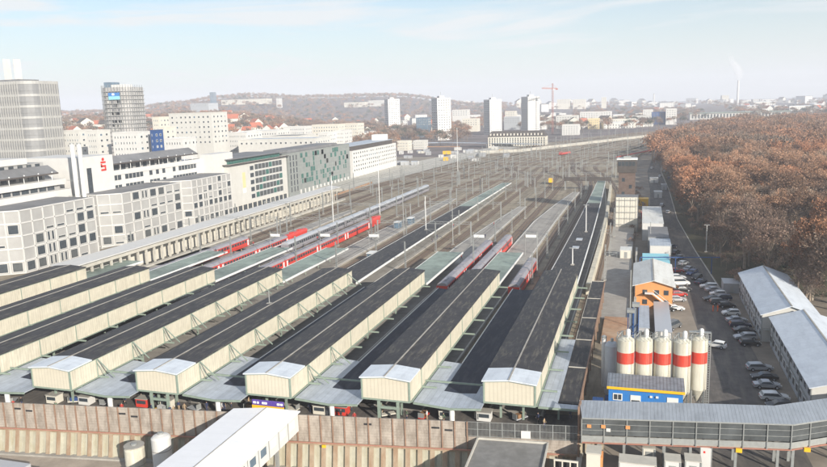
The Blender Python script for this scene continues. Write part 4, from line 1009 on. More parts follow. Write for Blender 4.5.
for u, k in ((.76, 0), (.22, 1)):
    x = Bp[k][0]+(Bp[k+1][0]-Bp[k][0])*u; y = Bp[k][1]+(Bp[k+1][1]-Bp[k][1])*u-.5; m = MB(); m.box(x-.4, x+.4, y-.2, y+.1, .75, 1.3); m.build('yellow_box', 'yellow', t, world=True)
# rusty upright frame joining bridge and station
t = thing('rusty_gate', 'tall rusty red upright frame between the station canopy and the footbridge', 'frame', (-7.9, 103.5, 0))
m = MB(); m.box(-8.0, -7.75, 102.3, 102.6, -2, 6.2); m.box(-7.9, -7.7, 104.9, 105.1, 0, 6.2); m.bar((-7.85, 102.5, 6.1), (-7.8, 105, 6.1), .2, .2); m.build('post', 'rustpost', t, world=True)
m = MB(); m.bar((-7.87, 102.5, .5), (-7.8, 105, 5.5), .1, .1); m.build('brace', 'rustpost', t, world=True)

# things below the bridge
x0, y0 = at(620, 462, .6); x1, _ = at(656, 462, .6)
t = cont('white container with yellow sign under the footbridge', x0-.1, x1, y0-.2, y0+2.2, G, .75, 'white', 'concrete_light')
m = MB(); sx = x0+(x1-x0)*.38; m.box(sx, sx+1.95, y0-.28, y0-.21, -.75, .05); m.build('yellow_sign', 'yellow', t, world=True)
cu = bpy.data.curves.new('sign_text', 'FONT'); cu.body = 'ITALIA'; cu.size = .52; cu.extrude = .01; cu.align_x = 'CENTER'; cu.align_y = 'CENTER'
co_ = bpy.data.objects.new('tmp', cu); COL.objects.link(co_); dg = bpy.context.evaluated_depsgraph_get(); me = bpy.data.meshes.new_from_object(co_.evaluated_get(dg)); bpy.data.objects.remove(co_)
me.name = 'lettering'; me.materials.clear(); me.materials.append(M['brownwood']); lo = bm_to_obj('lettering', me, t)
inv = wmat(t).inverted(); lo.matrix_basis = inv @ (Matrix.Translation((sx+.97, y0-.295, -.36)) @ Matrix.Rotation(R(90), 4, 'X'))
for k, (a, b, lab) in enumerate([(665, 680.5, 'narrow white container right of the one with the yellow sign'), (685.5, 701, 'second narrow white container beside the white door panel')]):
    x0, y0 = at(a, 461, .6); x1, _ = at(b, 461, .6); cont(lab, x0, x1, y0, y0+2.2, G, .7, 'white', 'concrete_light')
x0, y0 = at(643, 449, .3); x1, _ = at(655, 449, .3); cont('small cream container close under the footbridge floor', x0, x1, y0, y0+2.0, G, .5, 'creamwall', 'concrete_light')
x0, y0 = at(706, 455, 0); t = thing('white_board', 'upright white door panel with red mark under the footbridge', 'board', (x0, y0, G))
m = MB(); m.box(-.7, .7, -.06, .06, .1, 3.1); m.build('panel', 'white', t); m = MB(); m.box(-.35, -.1, -.09, -.061, 2.3, 2.6); m.build('red_mark', 'logored', t)
m = MB(); m.box(-.8, -.7, -.1, .1, 0, 3.2); m.box(.7, .8, -.1, .1, 0, 3.2); m.build('frame', 'steel', t)
x0, y0 = at(584, 463, -1); t = thing('cream_pillar_block', 'cream yellow concrete block with orange side right of the mesh fence', 'block', (x0+1, y0, G))
m = MB(); m.box(-.6, 1.3, -1.2, 1.2, 0, 3.1); m.build('block', 'creamwall', t); m = MB(); m.box(1.31, 1.6, -1.0, 1.1, 0, 2.6); m.build('orange_side', 'orange', t); m = MB(); m.box(-.7, 1.4, -1.3, 1.3, 3.1, 3.3); m.build('top', 'concrete_light', t)
t = thing('dark_shaft_frame', 'open timber frame round a dark shaft between deck and cream block', 'frame', (-12, 98, G))
x0, y0 = at(566, 462, -.6)
m = MB()
for a in (-1.6, -.5, .6, 1.6): m.box(x0+a-.08, x0+a+.08, y0-.2, y0, -7.0, -.5)
m.box(x0-1.7, x0+1.7, y0-.2, y0+.1, -.5, -.3); m.build('timbers', 'creamwall', t, world=True)
m = MB(); m.box(x0-1.6, x0+1.6, y0+.6, y0+.7, -7, -.5); m.build('shaft_shade', 'dark', t, world=True)  # dark sheet behind the timbers, painting the shade of the opening
t = thing('pit_side_wall', 'concrete side wall closing the excavation on the right', 'wall', (-8, 70, -7))
m = MB(); m.box(-7.95, -7.45, 20, 105.0, -7.2, -1.99); m.build('wall', 'concrete', t, world=True)
m = MB(); m.box(-8.1, -7.3, 20, 104.9, -1.985, -1.6); m.build('coping', 'concrete_light', t, world=True)

# ------------------------------------------------------------------ cars
def car_proto(kind):
    L_, Wd, Hh = {'hatch': (4.1, 1.74, 1.46), 'sedan': (4.6, 1.78, 1.42), 'wagon': (4.7, 1.8, 1.5), 'van': (5.2, 1.95, 2.1)}[kind]
    hl = L_/2
    side = {'hatch': [(-1, .3), (-.99, .75), (-.88, .95), (-.80, 1.40), (-.2, 1.46), (.12, 1.42), (.48, .98), (.88, .82), (1, .6), (1, .3)],
            'sedan': [(-1, .35), (-.99, .85), (-.62, .95), (-.40, 1.36), (-.05, 1.42), (.15, 1.40), (.46, .96), (.88, .8), (1, .6), (1, .32)],
            'wagon': [(-1, .35), (-.99, .85), (-.94, 1.0), (-.82, 1.42), (-.1, 1.5), (.15, 1.44), (.46, .98), (.9, .8), (1, .6), (1, .32)],
            'van': [(-1, .35), (-1, 1.1), (-.99, 1.2), (-.95, 2.02), (-.1, 2.1), (.35, 2.02), (.66, 1.25), (.92, 1.05), (1, .7), (1, .35)]}[kind]
    belt = 1.25 if kind == 'van' else .93
    m = MB(); n = len(side); hw = Wd/2
    def sec(x, z):
        t_ = max(0, (z-belt)/(Hh-belt)); return hw*(1-.20*t_-(.06 if z < .4 else 0))*(1-.10*abs(x)**4)
    vs = [(x*hl, -sec(x, z), z) for x, z in side]+[(x*hl, sec(x, z), z) for x, z in side]
    m.add(vs, [tuple(range(n)), tuple(range(2*n-1, n-1, -1))]+[(i, n+i, n+(i+1) % n, (i+1) % n) for i in range(n)])
    body = m
    g = MB()
    zt = Hh-.10
    (xr0, zr0), (xr1, zr1), (xf1, zf1), (xf0, zf0) = side[2], side[3], side[5], side[6]
    for sgn in (-1, 1):
        def P(x, z): return (x*hl, sgn*(sec(x, z)+.012), z)
        a = [P(xr0+.06, belt+.05), P(xf0-.06, belt+.05), P(xf1-.02, zt), P(xr1+.04, zt)]
        g.add(a, [(0, 1, 2, 3) if sgn < 0 else (3, 2, 1, 0)])
    for (xa, za), (xb, zb_) in (((xf0-.02, zf0+.04), (xf1+.02, zf1-.02)), ((xr0+.015, zr0+.05), (xr1, zr1-.04))):
        sg = 1 if xa > 0 else -1; o = .03*sg
        a = [(xa*hl+o, -sec(xa, za)*.9, za+.02), (xa*hl+o, sec(xa, za)*.9, za+.02), (xb*hl+o, sec(xb, zb_)*.9, zb_+.02), (xb*hl+o, -sec(xb, zb_)*.9, zb_+.02)]
        g.add(a, [(0, 1, 2, 3) if sg > 0 else (3, 2, 1, 0)])
    wh = MB(); wl = []
    for x in (-.62*hl, .64*hl):
        for y in (-hw+.1, hw-.1): wl.append((x, y))
    return dict(body=body, glass=g.mesh('window', 'glass'), hl=hl, hw=hw, wl=wl, bodies={}, kind=kind)
wm_ = MB(); wm_.tube((0, -.11, 0), (0, .11, 0), .33, n=16, m=0); wm_.tube((0, -.115, 0), (0, .115, 0), .19, n=12, m=1); WHEEL = wm_.mesh('wheel', ['rubber', 'paint_silver'])
hm = MB(); hm.box(-.02, .03, -.18, .18, -.08, .08); HEAD = hm.mesh('headlight', 'lampwhite'); TAIL = hm.mesh('tail_light', 'lampred')
CARS = {k: car_proto(k) for k in ('hatch', 'sedan', 'wagon', 'van')}
def car(kind, col, x, y, rz, label, group=None, z=G+.01):
    p = CARS[kind]
    if col not in p['bodies']: p['bodies'][col] = p['body'].mesh('body', 'paint_'+col)
    t = thing('parked_car', label, 'van' if kind == 'van' else 'car', (x, y, z), rz, group)
    bm_to_obj('body', p['bodies'][col], t); bm_to_obj('windows', p['glass'], t)
    for wx, wy_ in p['wl']: o = bm_to_obj('wheel', WHEEL, t); o.location = (wx, wy_, .33)
    for s in (-1, 1):
        o = bm_to_obj('headlight', HEAD, t); o.location = (p['hl']-.02, s*(p['hw']-.35), .66)
        o = bm_to_obj('tail_light', TAIL, t); o.location = (-p['hl'], s*(p['hw']-.35), .72)
    return t
rows = [
 ('cars parked beside the nearer container office', 'in the nose-in row beside the nearer container office', 8, [(759.5, 367, 'silver', 'wagon'), (764.5, 376.5, 'black', 'sedan'), (767, 384.5, 'silver', 'sedan'), (774.5, 396.5, 'white', 'wagon'), (779, 405, 'black', 'hatch')], ['farthest', 'fourth from the footbridge', 'middle', 'second from the footbridge', 'nearest the footbridge']),
 ('cars parked beside the farther container office', 'in the row beside the farther container office', 8, [(731, 312.5, 'white', 'hatch'), (736.5, 319.5, 'silver', 'sedan'), (740, 324.5, 'darkblue', 'wagon'), (744, 330, 'black', 'sedan'), (745.5, 336.5, 'silver', 'wagon'), (750, 342.5, 'black', 'hatch')], ['farthest', 'second farthest', 'third farthest', 'third nearest', 'second nearest', 'nearest']),
 ('cars along the wood edge', 'parked along the wood edge right of the yard road', 60, [(683.5, 263, 'white', 'hatch'), (689, 268.5, 'silver', 'sedan'), (692, 272.5, 'blue', 'wagon'), (697, 277, 'black', 'hatch'), (701, 281.5, 'darkblue', 'sedan'), (679, 257.5, 'grey', 'wagon'), (675.5, 252, 'black', 'sedan'), (672, 246.5, 'darkblue', 'hatch')], ['white', 'silver', 'blue', 'black', 'dark blue', 'grey', 'second black', 'farthest dark blue']),
 ('cars before the small grey shed', 'in the double row before the small grey shed', 10, [(709, 286, 'white', 'wagon'), (714, 289.5, 'silver', 'sedan'), (718, 293.5, 'white', 'hatch'), (722, 297.5, 'darkblue', 'wagon'), (712.5, 298.5, 'black', 'sedan'), (719.5, 301.5, 'grey', 'wagon'), (727, 305, 'black', 'hatch')], ['farthest white', 'silver', 'nearer white', 'dark blue', 'left black', 'grey', 'nearest black']),
 ('cars on the sunny yard side', 'on the sunlit yard side by the orange building', 15, [(677.5, 277, 'white', 'wagon'), (680, 283, 'white', 'van'), (682, 289, 'black', 'sedan'), (679, 294, 'red', 'hatch'), (677.5, 299, 'silver', 'hatch'), (674.5, 308, 'white', 'sedan'), (666.5, 308.5, 'black', 'wagon'), (676, 270.5, 'red', 'sedan')], ['farthest white', 'tall white', 'black saloon', 'red hatchback', 'silver hatchback', 'nearest white', 'black estate', 'far red']),
]
for grp, place, ang, lst, ords in rows:
    for (px, py, col, kd), o_ in zip(lst, ords):
        x, y = at(px, py, G+.6)
        cn = {'darkblue': 'dark blue'}.get(col, col); lab = f"{o_ if cn in o_ else o_+' '+cn} {'van' if kd == 'van' else 'car'} {place}"
        car(kd, col, x, y, R(ang+random.uniform(-4, 4)+(180 if random.random() < .4 else 0)), lab)
x, y = at(716, 344.5, G+.6); car('hatch', 'white', x, y, R(160), 'white hatchback standing alone in the shaded middle of the yard road')
x, y = at(673, 326, G+.6); car('van', 'grey', x, y, R(60), 'grey pickup van with open load behind the rightmost silos')
for k, (px, py, col) in enumerate([(660, 176, 'white'), (665, 171, 'silver'), (652, 168, 'white'), (669, 178, 'blue'), (662, 205, 'silver'), (668, 212, 'white')]):
    x, y = at(px, py, G+.6); car('wagon', col, x, y, R(80), ['white car far up the yard road among the trees', 'farthest silver car up the yard road', 'white car left of the far yard road', 'blue car under the first far trees', 'silver car opposite the yellow skip', 'white car at the wood edge past the warehouse tent'][k])

# ------------------------------------------------------------------ people
def person_mesh(name, pose):
    V_ = [(0, 0, .95), (0, .0, 1.15), (0, 0, 1.38), (0, .01, 1.50), (0, .03, 1.60), (0, .03, 1.72)]
    E_ = [(0, 1), (1, 2), (2, 3), (3, 4), (4, 5)]; r = [(.15, .11), (.14, .10), (.17, .10), (.055, .055), (.085, .10), (.07, .085)]
    st = .28 if pose == 'walk' else .03
    for s, d in ((-1, 1), (1, -1)):
        b = len(V_); V_ += [(s*.09, 0, .88), (s*.10, d*st*.5+.03, .48), (s*.10, d*st-.03, .08), (s*.11, d*st+.16, .03)]; r += [(.10, .10), (.065, .065), (.045, .045), (.04, .035)]
        E_ += [(0, b), (b, b+1), (b+1, b+2), (b+2, b+3)]
        b = len(V_); a = -d*st*.7; fo = .22 if pose == 'hold' else 0
        V_ += [(s*.20, 0, 1.40), (s*.25, a*.5, 1.12), (s*(.24-fo*.4), a+.05+fo, .88+fo), (s*(.235-fo*.4), a+.08+fo*1.2, .78+fo)]; r += [(.06, .06), (.045, .045), (.032, .032), (.035, .022)]
        E_ += [(2, b), (b, b+1), (b+1, b+2), (b+2, b+3)]
    me = bpy.data.meshes.new(name); me.from_pydata(V_, E_, []); o = bpy.data.objects.new('tmp', me); COL.objects.link(o)
    md = o.modifiers.new('s', 'SKIN'); md.use_smooth_shade = True
    for i, rr in enumerate(r): me.skin_vertices[0].data[i].radius = rr
    me.skin_vertices[0].data[0].use_root = True
    o.modifiers.new('u', 'SUBSURF').levels = 1
    dg = bpy.context.evaluated_depsgraph_get(); out = bpy.data.meshes.new_from_object(o.evaluated_get(dg)); bpy.data.objects.remove(o); return out
PM = {p: person_mesh('person_'+p, p) for p in ('stand', 'walk', 'hold')}
def colour_person(me0, top, leg):
    me = me0.copy(); me.materials.clear()
    for k in ('cloth_'+top, 'cloth_'+leg, 'skin', 'twig_dark', 'rubber'): me.materials.append(M[k])
    for p in me.polygons:
        c = p.center; z = c.z
        if z > 1.66 or (z > 1.56 and c.y < .0): i = 3
        elif z > 1.50: i = 2
        elif abs(c.x) > .15 and z < .86 and z > .6: i = 2
        elif z > .93: i = 0
        elif abs(c.x) > .17 and z > .75: i = 0
        elif z < .07: i = 4
        else: i = 1
        p.material_index = i
    return me
PC = {}
def person(x, y, z, rz, top, leg, pose, label, group=None):
    k = (top, leg, pose)
    if k not in PC: PC[k] = colour_person(PM[pose], top, leg)
    o = bm_to_obj('person', PC[k]); o.location = (x, y, z); o.rotation_euler = (0, 0, rz); tag(o, label, 'person', group); return o
x, y = at(713, 311.5, G); person(x, y, G+.01, 1, 'hiv', 'hiv', 'stand', 'left one of two workers in orange high-visibility clothing on the road')
x, y = at(717.5, 311.5, G); person(x, y, G+.01, 4, 'hiv', 'hiv', 'hold', 'right one of two workers in orange high-visibility clothing on the road')
random.seed(11)
CN = dict(navy='navy', black='black', red='red', tan='tan', greenish='dark green', pale='pale grey')
for k in range(46):
    px = random.uniform(20, 572); top = random.choice(['navy', 'black', 'red', 'tan', 'greenish', 'pale', 'black', 'navy']); leg = random.choice(['navy', 'black', 'tan'])
    yy = float(np.interp(px, [0, 560], [396, 418]))-random.uniform(0, 7); x, y = at(px, yy, .53)
    y = wy(x)+random.uniform(2.4, 7.6)
    person(x, y, .526, random.uniform(0, 6), top, leg, random.choice(['walk', 'walk', 'stand', 'hold']), f"traveller in a {CN[top]} top on the head platform behind the shoring wall", 'travellers on the head platform')
for k in range(22):
    i = random.choice([-2, -1, 0, 1, 2, 3]); x = XR(i)-W/2+random.uniform(-3, 3); y = random.uniform(216, 300)
    if i == 1: x = XR(i)+.2
    person(x, y, .556, random.uniform(0, 6), random.choice(['navy', 'black', 'red', 'tan']), 'navy', random.choice(['walk', 'stand']), 'small distant traveller waiting on an open platform', 'distant travellers on the open platforms')
# kiosks & carts under the canopies
for k, (px, py, col, lab) in enumerate([(158, 396, 'trainred', 'red ticket kiosk under the second hood from the left'), (332, 401, 'cream', 'cream and red kiosk left of the green portal frame'), (488, 411, 'white', 'white striped bench stand beneath the rightmost hood'), (98, 396, 'white', 'pale luggage cart under the leftmost front hood'), (350, 404, 'trainred', 'red stand beside the green portal frame'), (452, 408, 'creamwall', 'cream bench stand near the seventh white column'), (180, 398, 'creamwall', 'cream flat trolley under the second front hood'), (68, 394, 'creamwall', 'cream trolley behind the leftmost white column')]):
    x, y = at(px, py, .8); col = 'creamwall' if col == 'cream' else col
    t = thing('platform_kiosk', lab, 'kiosk', (x, wy(x)+6.0, .52))
    m = MB(); m.box(-1.1, 1.1, -.8, .8, .1, 1.5); m.build('body', col, t); m = MB(); m.box(-1.2, 1.2, -.9, .9, 1.51, 1.62); m.build('top', 'concrete', t); m = MB(); m.box(-.9, .9, -.84, -.81, .7, 1.3); m.build('panel', 'glass', t)
random.seed(31)
for k in range(12):
    px = 40+k*44+random.uniform(-9, 9); yy = float(np.interp(px, [0, 560], [393, 412]))-random.uniform(0, 4); x, y = at(px, yy, .53)
    t = thing('luggage_trolley', ['leftmost', 'second', 'third', 'fourth', 'fifth', 'sixth', 'seventh', 'eighth', 'ninth', 'tenth', 'eleventh', 'rightmost'][k]+' low luggage trolley standing under the front canopies', 'trolley', (x, wy(x)+random.uniform(4, 7), .52), random.uniform(0, 3), 'luggage trolleys under the canopies')
    m = MB(); m.box(-1.2, 1.2, -.5, .5, .35, .5); m.build('bed', random.choice(['creamwall', 'paint_silver', 'trainred', 'yellow']), t)
    m = MB(); m.box(-1.2, -1.12, -.5, .5, .5, 1.3); m.build('handle', 'steel', t)
    for a in (-.8, .8):
        for b in (-.45, .45): m = MB(); m.tube((a, b-.05, .17), (a, b+.05, .17), .17, n=10); m.build('wheel', 'rubber', t)
    if k % 2: m = MB(); m.box(-.8, .6, -.4, .4, .5, 1.1); m.build('load', random.choice(['brownwood', 'white', 'paint_blue']), t)
# round white platform shelters (blue boxes) on open platforms
for k, (px, py) in enumerate([(411, 223), (398, 227), (372, 259), (442, 262), (205, 235)]):
    x, y = at(px, py, .8); t = thing('platform_shelter', ['farther blue glazed platform shelter', 'nearer blue glazed platform shelter', 'blue shelter before the green roof', 'blue shelter at the end of the short green roof', 'leftmost small blue platform shelter'][k], 'shelter', (x, y, .56))
    m = MB(); m.box(-1, 1, -2, 2, 0, 2.4); m.build('glazing', 'glass_blue', t); m = MB(); m.box(-1.2, 1.2, -2.2, 2.2, 2.41, 2.6); m.build('roof', 'whitepaint', t); m = MB(); 
    for a in (-1, 1):
        for b in (-2, 2): m.box(a-.06, a+.06, b-.06, b+.06, 0, 2.4)
    m.build('frame', 'steel', t)

# ------------------------------------------------------------------ buildings
WC = {}
def win_mesh(w_, h_, gl, fr):
    k = (round(w_, 2), round(h_, 2), gl, fr)
    if k not in WC:
        m = MB(); f = min(.12, w_*.1)
        m.box(-w_/2, -w_/2+f, -.09, .0, 0, h_, 0); m.box(w_/2-f, w_/2, -.09, .0, 0, h_, 0); m.box(-w_/2+f, w_/2-f, -.09, .0, 0, f, 0); m.box(-w_/2+f, w_/2-f, -.09, 0, h_-f, h_, 0)
        m.box(-w_/2+f, w_/2-f, -.03, .0, f, h_-f, 1)
        WC[k] = m.mesh('window', [fr, gl])
    return WC[k]
class Bld:
    """box building: local x along the front, local y into the depth, front faces -y"""
    def __init__(s, name, label, cat, x, y, z0, wd, dp, h, rz=0, wall='whitewall', roof='roofgrey', group=None, parapet=.6):
        s.t = thing(name, label, cat, (x, y, z0), rz, group); s.w, s.d, s.h = wd, dp, h; s.n = 0; s.extra = MB()
        m = MB(); m.box(0, wd, 0, dp, 0, h); m.build('wall', wall, s.t)
        if roof:
            m = MB(); m.box(.3, wd-.3, .3, dp-.3, h+.005, h+.12); m.build('roof', roof, s.t)
            if parapet:
                m = MB(); 
                for a in ((-.1, wd+.1, -.1, .25), (-.1, wd+.1, dp-.25, dp+.1)): m.box(a[0], a[1], a[2], a[3], h+.003, h+parapet)
                for a in ((-.1, .25), (wd-.25, wd+.1)): m.box(a[0], a[1], .252, dp-.252, h+.003, h+parapet)
                m.build('parapet', wall, s.t)
    def win(s, face, u, z, w_, h_, gl='glass', fr='whitepaint', name='window'):
        if face == 'f': T = Matrix.Translation((u, -.002, z))
        elif face == 'r': T = Matrix.Translation((s.w+.002, u, z)) @ Matrix.Rotation(R(90), 4, 'Z')
        elif face == 'l': T = Matrix.Translation((-.002, s.d-u, z)) @ Matrix.Rotation(R(-90), 4, 'Z')
        if s.n < 100:
            o = bm_to_obj(name, win_mesh(w_, h_, gl, fr), s.t); o.matrix_basis = T; s.n += 1
        else:
            f = .12; c = [T @ Vector(p) for p in ((-w_/2, -.05, 0), (w_/2, -.05, 0), (w_/2, -.05, h_), (-w_/2, -.05, h_), (-w_/2, 0, 0), (w_/2, 0, 0), (w_/2, 0, h_), (-w_/2, 0, h_))]
            s.extra.add(c, [(0, 1, 2, 3), (0, 4, 5, 1), (1, 5, 6, 2), (2, 6, 7, 3), (3, 7, 4, 0)]); s.eg = gl
    def grid(s, face, cols, rows, z0, z1, fw_=.6, fh=.55, gl='glass', fr='whitepaint', skip=0., m0=1., name='window'):
        ln = s.w if face == 'f' else s.d
        for r in range(rows-1, -1, -1):
            for c in range(cols):
                if skip and random.random() < skip: continue
                cw = (ln-2*m0)/cols; ch = (z1-z0)/rows
                g_ = gl if gl != 'glass' or random.random() < .62 else random.choice(['glass_blue', 'smokedglass', 'panelgrey'])
                s.win(face, m0+cw*(c+.5), z0+ch*r+ch*(1-fh)/2, cw*fw_, ch*fh, g_, fr, name)
        return s
    def box(s, name, mt, *a): m = MB(); m.box(*a); m.build(name, mt, s.t); return s
    def done(s):
        if s.extra.v: o = s.extra.build('window', s.eg, s.t); o['kind'] = 'stuff'
        return s.t

# bank blocks by the tracks --------------------------------------------------
def bank_block(label, ya, yb, ztop, pats, cham, ncol):
    X = -189.5; dp = 22; c = 7.0
    t = thing('bank_block', label, 'office building', (X, ya, G), 0, 'gridded white bank blocks')
    foot = [(X, ya+c*.75), (X, yb), (X-dp, yb), (X-dp, ya), (X-c, ya)]
    m = MB(); m.prism(foot, G, ztop); m.build('wall', 'panelgrey', t, world=True)
    m = MB(); m.prism([(X-.6, ya+c*.75+.3), (X-.6, yb-.5), (X-dp+.5, yb-.5), (X-dp+.5, ya+.5), (X-c-.2, ya+.6)], ztop+.003, ztop+.1); m.build('roof', 'roofgrey', t, world=True)
    rows = len(pats); rh = (ztop-0)/rows
    fa = Vector((X-c, ya, 0)); fb = Vector((X, ya+c*.75, 0)); fc = Vector((X, yb, 0)); fl = Vector((X-dp, ya, 0))
    m = MB()
    def lines(p, q, n_):
        d = (q-p).normalized(); nr = Vector((d.y, -d.x, 0))
        for k in range(n_+1):
            a = p.lerp(q, k/n_)+nr*.04; m.bar((a.x, a.y, G), (a.x, a.y, ztop), .34, .34)
        for r in range(rows+1):
            a = p+nr*.03; b = q+nr*.03; m.bar((a.x, a.y, ztop-r*rh), (b.x, b.y, ztop-r*rh), .36, .36)
    lines(fb, fc, ncol); lines(fa, fb, 2); lines(fl, fa, 4)
    m.build('facade_grid', 'white', t, world=True)
    def put(p, q, n_, k, r, kind):
        d = (q-p).normalized(); nr = Vector((d.y, -d.x, 0)); cw = (q-p).length/n_; z0 = ztop-(r+1)*rh
        ang = math.atan2(d.y, d.x)
        def w1(u, w_, za, h_):
            o = bm_to_obj('window', win_mesh(w_, h_, random.choice(['glass', 'glass', 'glass', 'smokedglass']), 'white'), t)
            pos = p+d*(cw*(k+u))+nr*.05; o.matrix_basis = wmat(t).inverted() @ Matrix.Translation((pos.x, pos.y, z0+za)) @ Matrix.Rotation(ang, 4, 'Z')
        if kind == 'W': w1(.5, cw*.72, .6, rh*.76)
        elif kind == 'w': w1(.3, cw*.24, .6, rh*.76); w1(.68, cw*.24, .6, rh*.76)
        elif kind == 's': w1(.5, cw*.72, .5, rh*.22)
    for r, row in enumerate(pats):
        for k, ch in enumerate(row): put(fb, fc, ncol, k, r, ch)
        for k, ch in enumerate(cham[r]): put(fa, fb, 2, k, r, ch)
    return t
bank_block('nearest gridded white bank block, cut by the left edge of the picture', 179, 218, 20.4, ['....sss', '..ss.WW', '.WwssW.', '.WwWWWW', 'WWwwWs.'], ['..', '.W', 's.', '..', 'WW'], 7)
bank_block('middle gridded white bank block below the red logo', 228, 271, 19.8, ['.WwWWss', '...sssW', '.WwWs.W', '..s....', 'W.WwWsW'], ['..', 'ss', '..', '.W', 'Ws'], 7)
bank_block('farthest gridded white bank block next to the pale balcony building', 274, 312, 19.9, ['.....W..', '..sW.s.W', '.Wws.W.s', 'WWwWWWWW', '........', 'WWwWWwWW'], ['..', '..', 's.', '..', 'WW', '..'], 8)
# set-back upper storeys
def band(m, x0, x1, y0, y1, z0, z1): m.box(x0, x1, y0, y1, z0, z1)
t = thing('bank_headquarters', 'white stepped upper storeys of the bank with red letter logo and grey pergola roofs', 'office building', (-215, 240, G))
m = MB(); m.box(-235, -206, 150, 226, G, 22.6); m.build('wall', 'white', t, world=True)
m = MB(); m.box(-235, -207.5, 150, 222, 22.61, 24.6); m.build('wall', 'panelgrey', t, world=True)
m = MB(); m.box(-235, -206.2, 150, 224, 24.61, 26.6); m.build('wall', 'white', t, world=True)
m = MB(); m.box(-235, -212, 150, 220, 26.61, 33); m.build('wall', 'panelgrey', t, world=True)
m = MB(); m.box(-236, -211.5, 150, 212, 33.01, 35.2); m.build('fascia', 'white', t, world=True)
m = MB(); m.box(-232, -224, 170, 205, 35.21, 38.2); m.build('roof_plant', 'glass_blue', t, world=True)
def pergola(y0, y1, za, zb, xa, xb, nm='pergola_roof'):
    m = MB(); m.add([(xa, y0, za), (xa, y1, za), (xb, y1, zb), (xb, y0, zb), (xa, y0, za+.2), (xa, y1, za+.2), (xb, y1, zb+.2), (xb, y0, zb+.2)], [(0, 3, 2, 1), (4, 5, 6, 7), (0, 1, 5, 4), (1, 2, 6, 5), (2, 3, 7, 6), (3, 0, 4, 7)]); m.build(nm, 'roofgrey', t, world=True)
    m = MB(); m.box(xa-.02, xa+.12, y0, y1, za-.25, za+.3); m.build('pergola_edge', 'roofdark', t, world=True)
    y = y0+2
    while y < y1:
        m = MB(); m.tube((xa-.3, y, 26.6), (xa-.3, y, za), .12, n=6); m.lathe([(.1, za+.3), (.3, za+.5), (.1, za+.8)], xa, y, 8); m.build('pergola_post', 'whitepaint', t, world=True); y += 6.5
pergola(152, 222, 28.8, 31.6, -207.5, -212)
for y in range(156, 220, 4):
    m = MB(); m.box(-211.98, -211.9, y, y+2.6, 26.9, 28.6); m.build('window', 'glass', t, world=True)
    m = MB(); m.box(-211.98, -211.9, y, y+2.2, 31.4, 32.7); m.build('window', 'glass', t, world=True)
    if y > 186: m = MB(); m.box(-207.48, -207.4, y, y+3.2, 22.9, 24.4); m.build('window', 'glass', t, world=True)
# stair tower with logo
m = MB(); m.box(-232, -204, 229, 248, G, 33.8); m.build('stair_tower', 'white', t, world=True)
m = MB(); m.box(-203.98, -203.8, 232.8, 235.2, 19, 29.5); m.build('dark_slot', 'glass', t, world=True)
m = MB(); cy_, cz_, X_ = 242.0, 30.2, -203.78; k_ = .92
for q in (0, 1, 2):
    m.box(X_, X_+.12, cy_-1.5*k_, cy_+1.5*k_, cz_-2.4+q*1.5, cz_-1.75+q*1.5)
m.box(X_, X_+.12, cy_-1.5*k_, cy_-.8*k_, cz_-1.0, cz_-.0+.3); m.box(X_, X_+.12, cy_+.8*k_, cy_+1.5*k_, cz_-2.1, cz_-.9)
m.tube((X_, cy_, cz_+2.1), (X_+.12, cy_, cz_+2.1), .62, n=14); m.build('red_logo', 'logored', t, world=True)
# right wing
m = MB(); m.box(-232, -206, 248.1, 330, G, 25.6); m.build('wing_wall', 'white', t, world=True)
m = MB(); m.box(-206.02, -205.7, 249, 316, 25.0, 27.0); m.build('terrace_parapet', 'white', t, world=True)
m = MB(); m.box(-232, -212, 250, 306, 25.61, 30.3); m.build('penthouse', 'panelgrey', t, world=True)
pergola(249, 314, 29.3, 32.2, -208, -213)
for (ya, yb) in ((250, 268), (273, 285), (290, 309)):
    for (za, zb_) in ((22.9, 24.9), (18.7, 20.9)):
        y = ya; 
        while y < yb-1: m = MB(); m.box(-205.99, -205.9, y, y+2.0, za, zb_); m.build('window', 'glass', t, world=True); y += random.choice([2.4, 2.4, 4.6])
for y in range(252, 306, 5): m = MB(); m.box(-211.98, -211.9, y, y+random.uniform(2, 4), 26.2, 28.8); m.build('window', 'glass', t, world=True)
m = MB(); m.box(-205.98, -205.8, 320, 321.5, 20.5, 27); m.build('slit_window', 'glass', t, world=True)
m = MB(); m.box(-206, -199, 312.2, 331, G, 28.9); m.build('end_wall', 'white', t, world=True)
# twin white flues
for k, px in enumerate((71.5, 78.5)):
    y, zt = atx(px, 143, -200); y2, zb_ = atx(px+6, 197, -200)
    t = thing('white_flue', ['left of the twin tall white flues beside the red logo', 'right of the twin tall white flues beside the red logo'][k], 'chimney', (-200, y, G), 0)
    m = MB(); m.tube((0, 0, 0), (0, 0, zt-G), .75, n=18); m.build('pipe', 'whitepaint', t)
    m = MB(); 
    for q in (15, 22, 28): m.box(-4, 0, -.1, .1, q, q+.2)
    m.build('bracket', 'steel', t); m = MB(); m.lathe([(.8, zt-G-.5), (.8, zt-G+.02)], n=18); m.build('rim', 'steel', t)

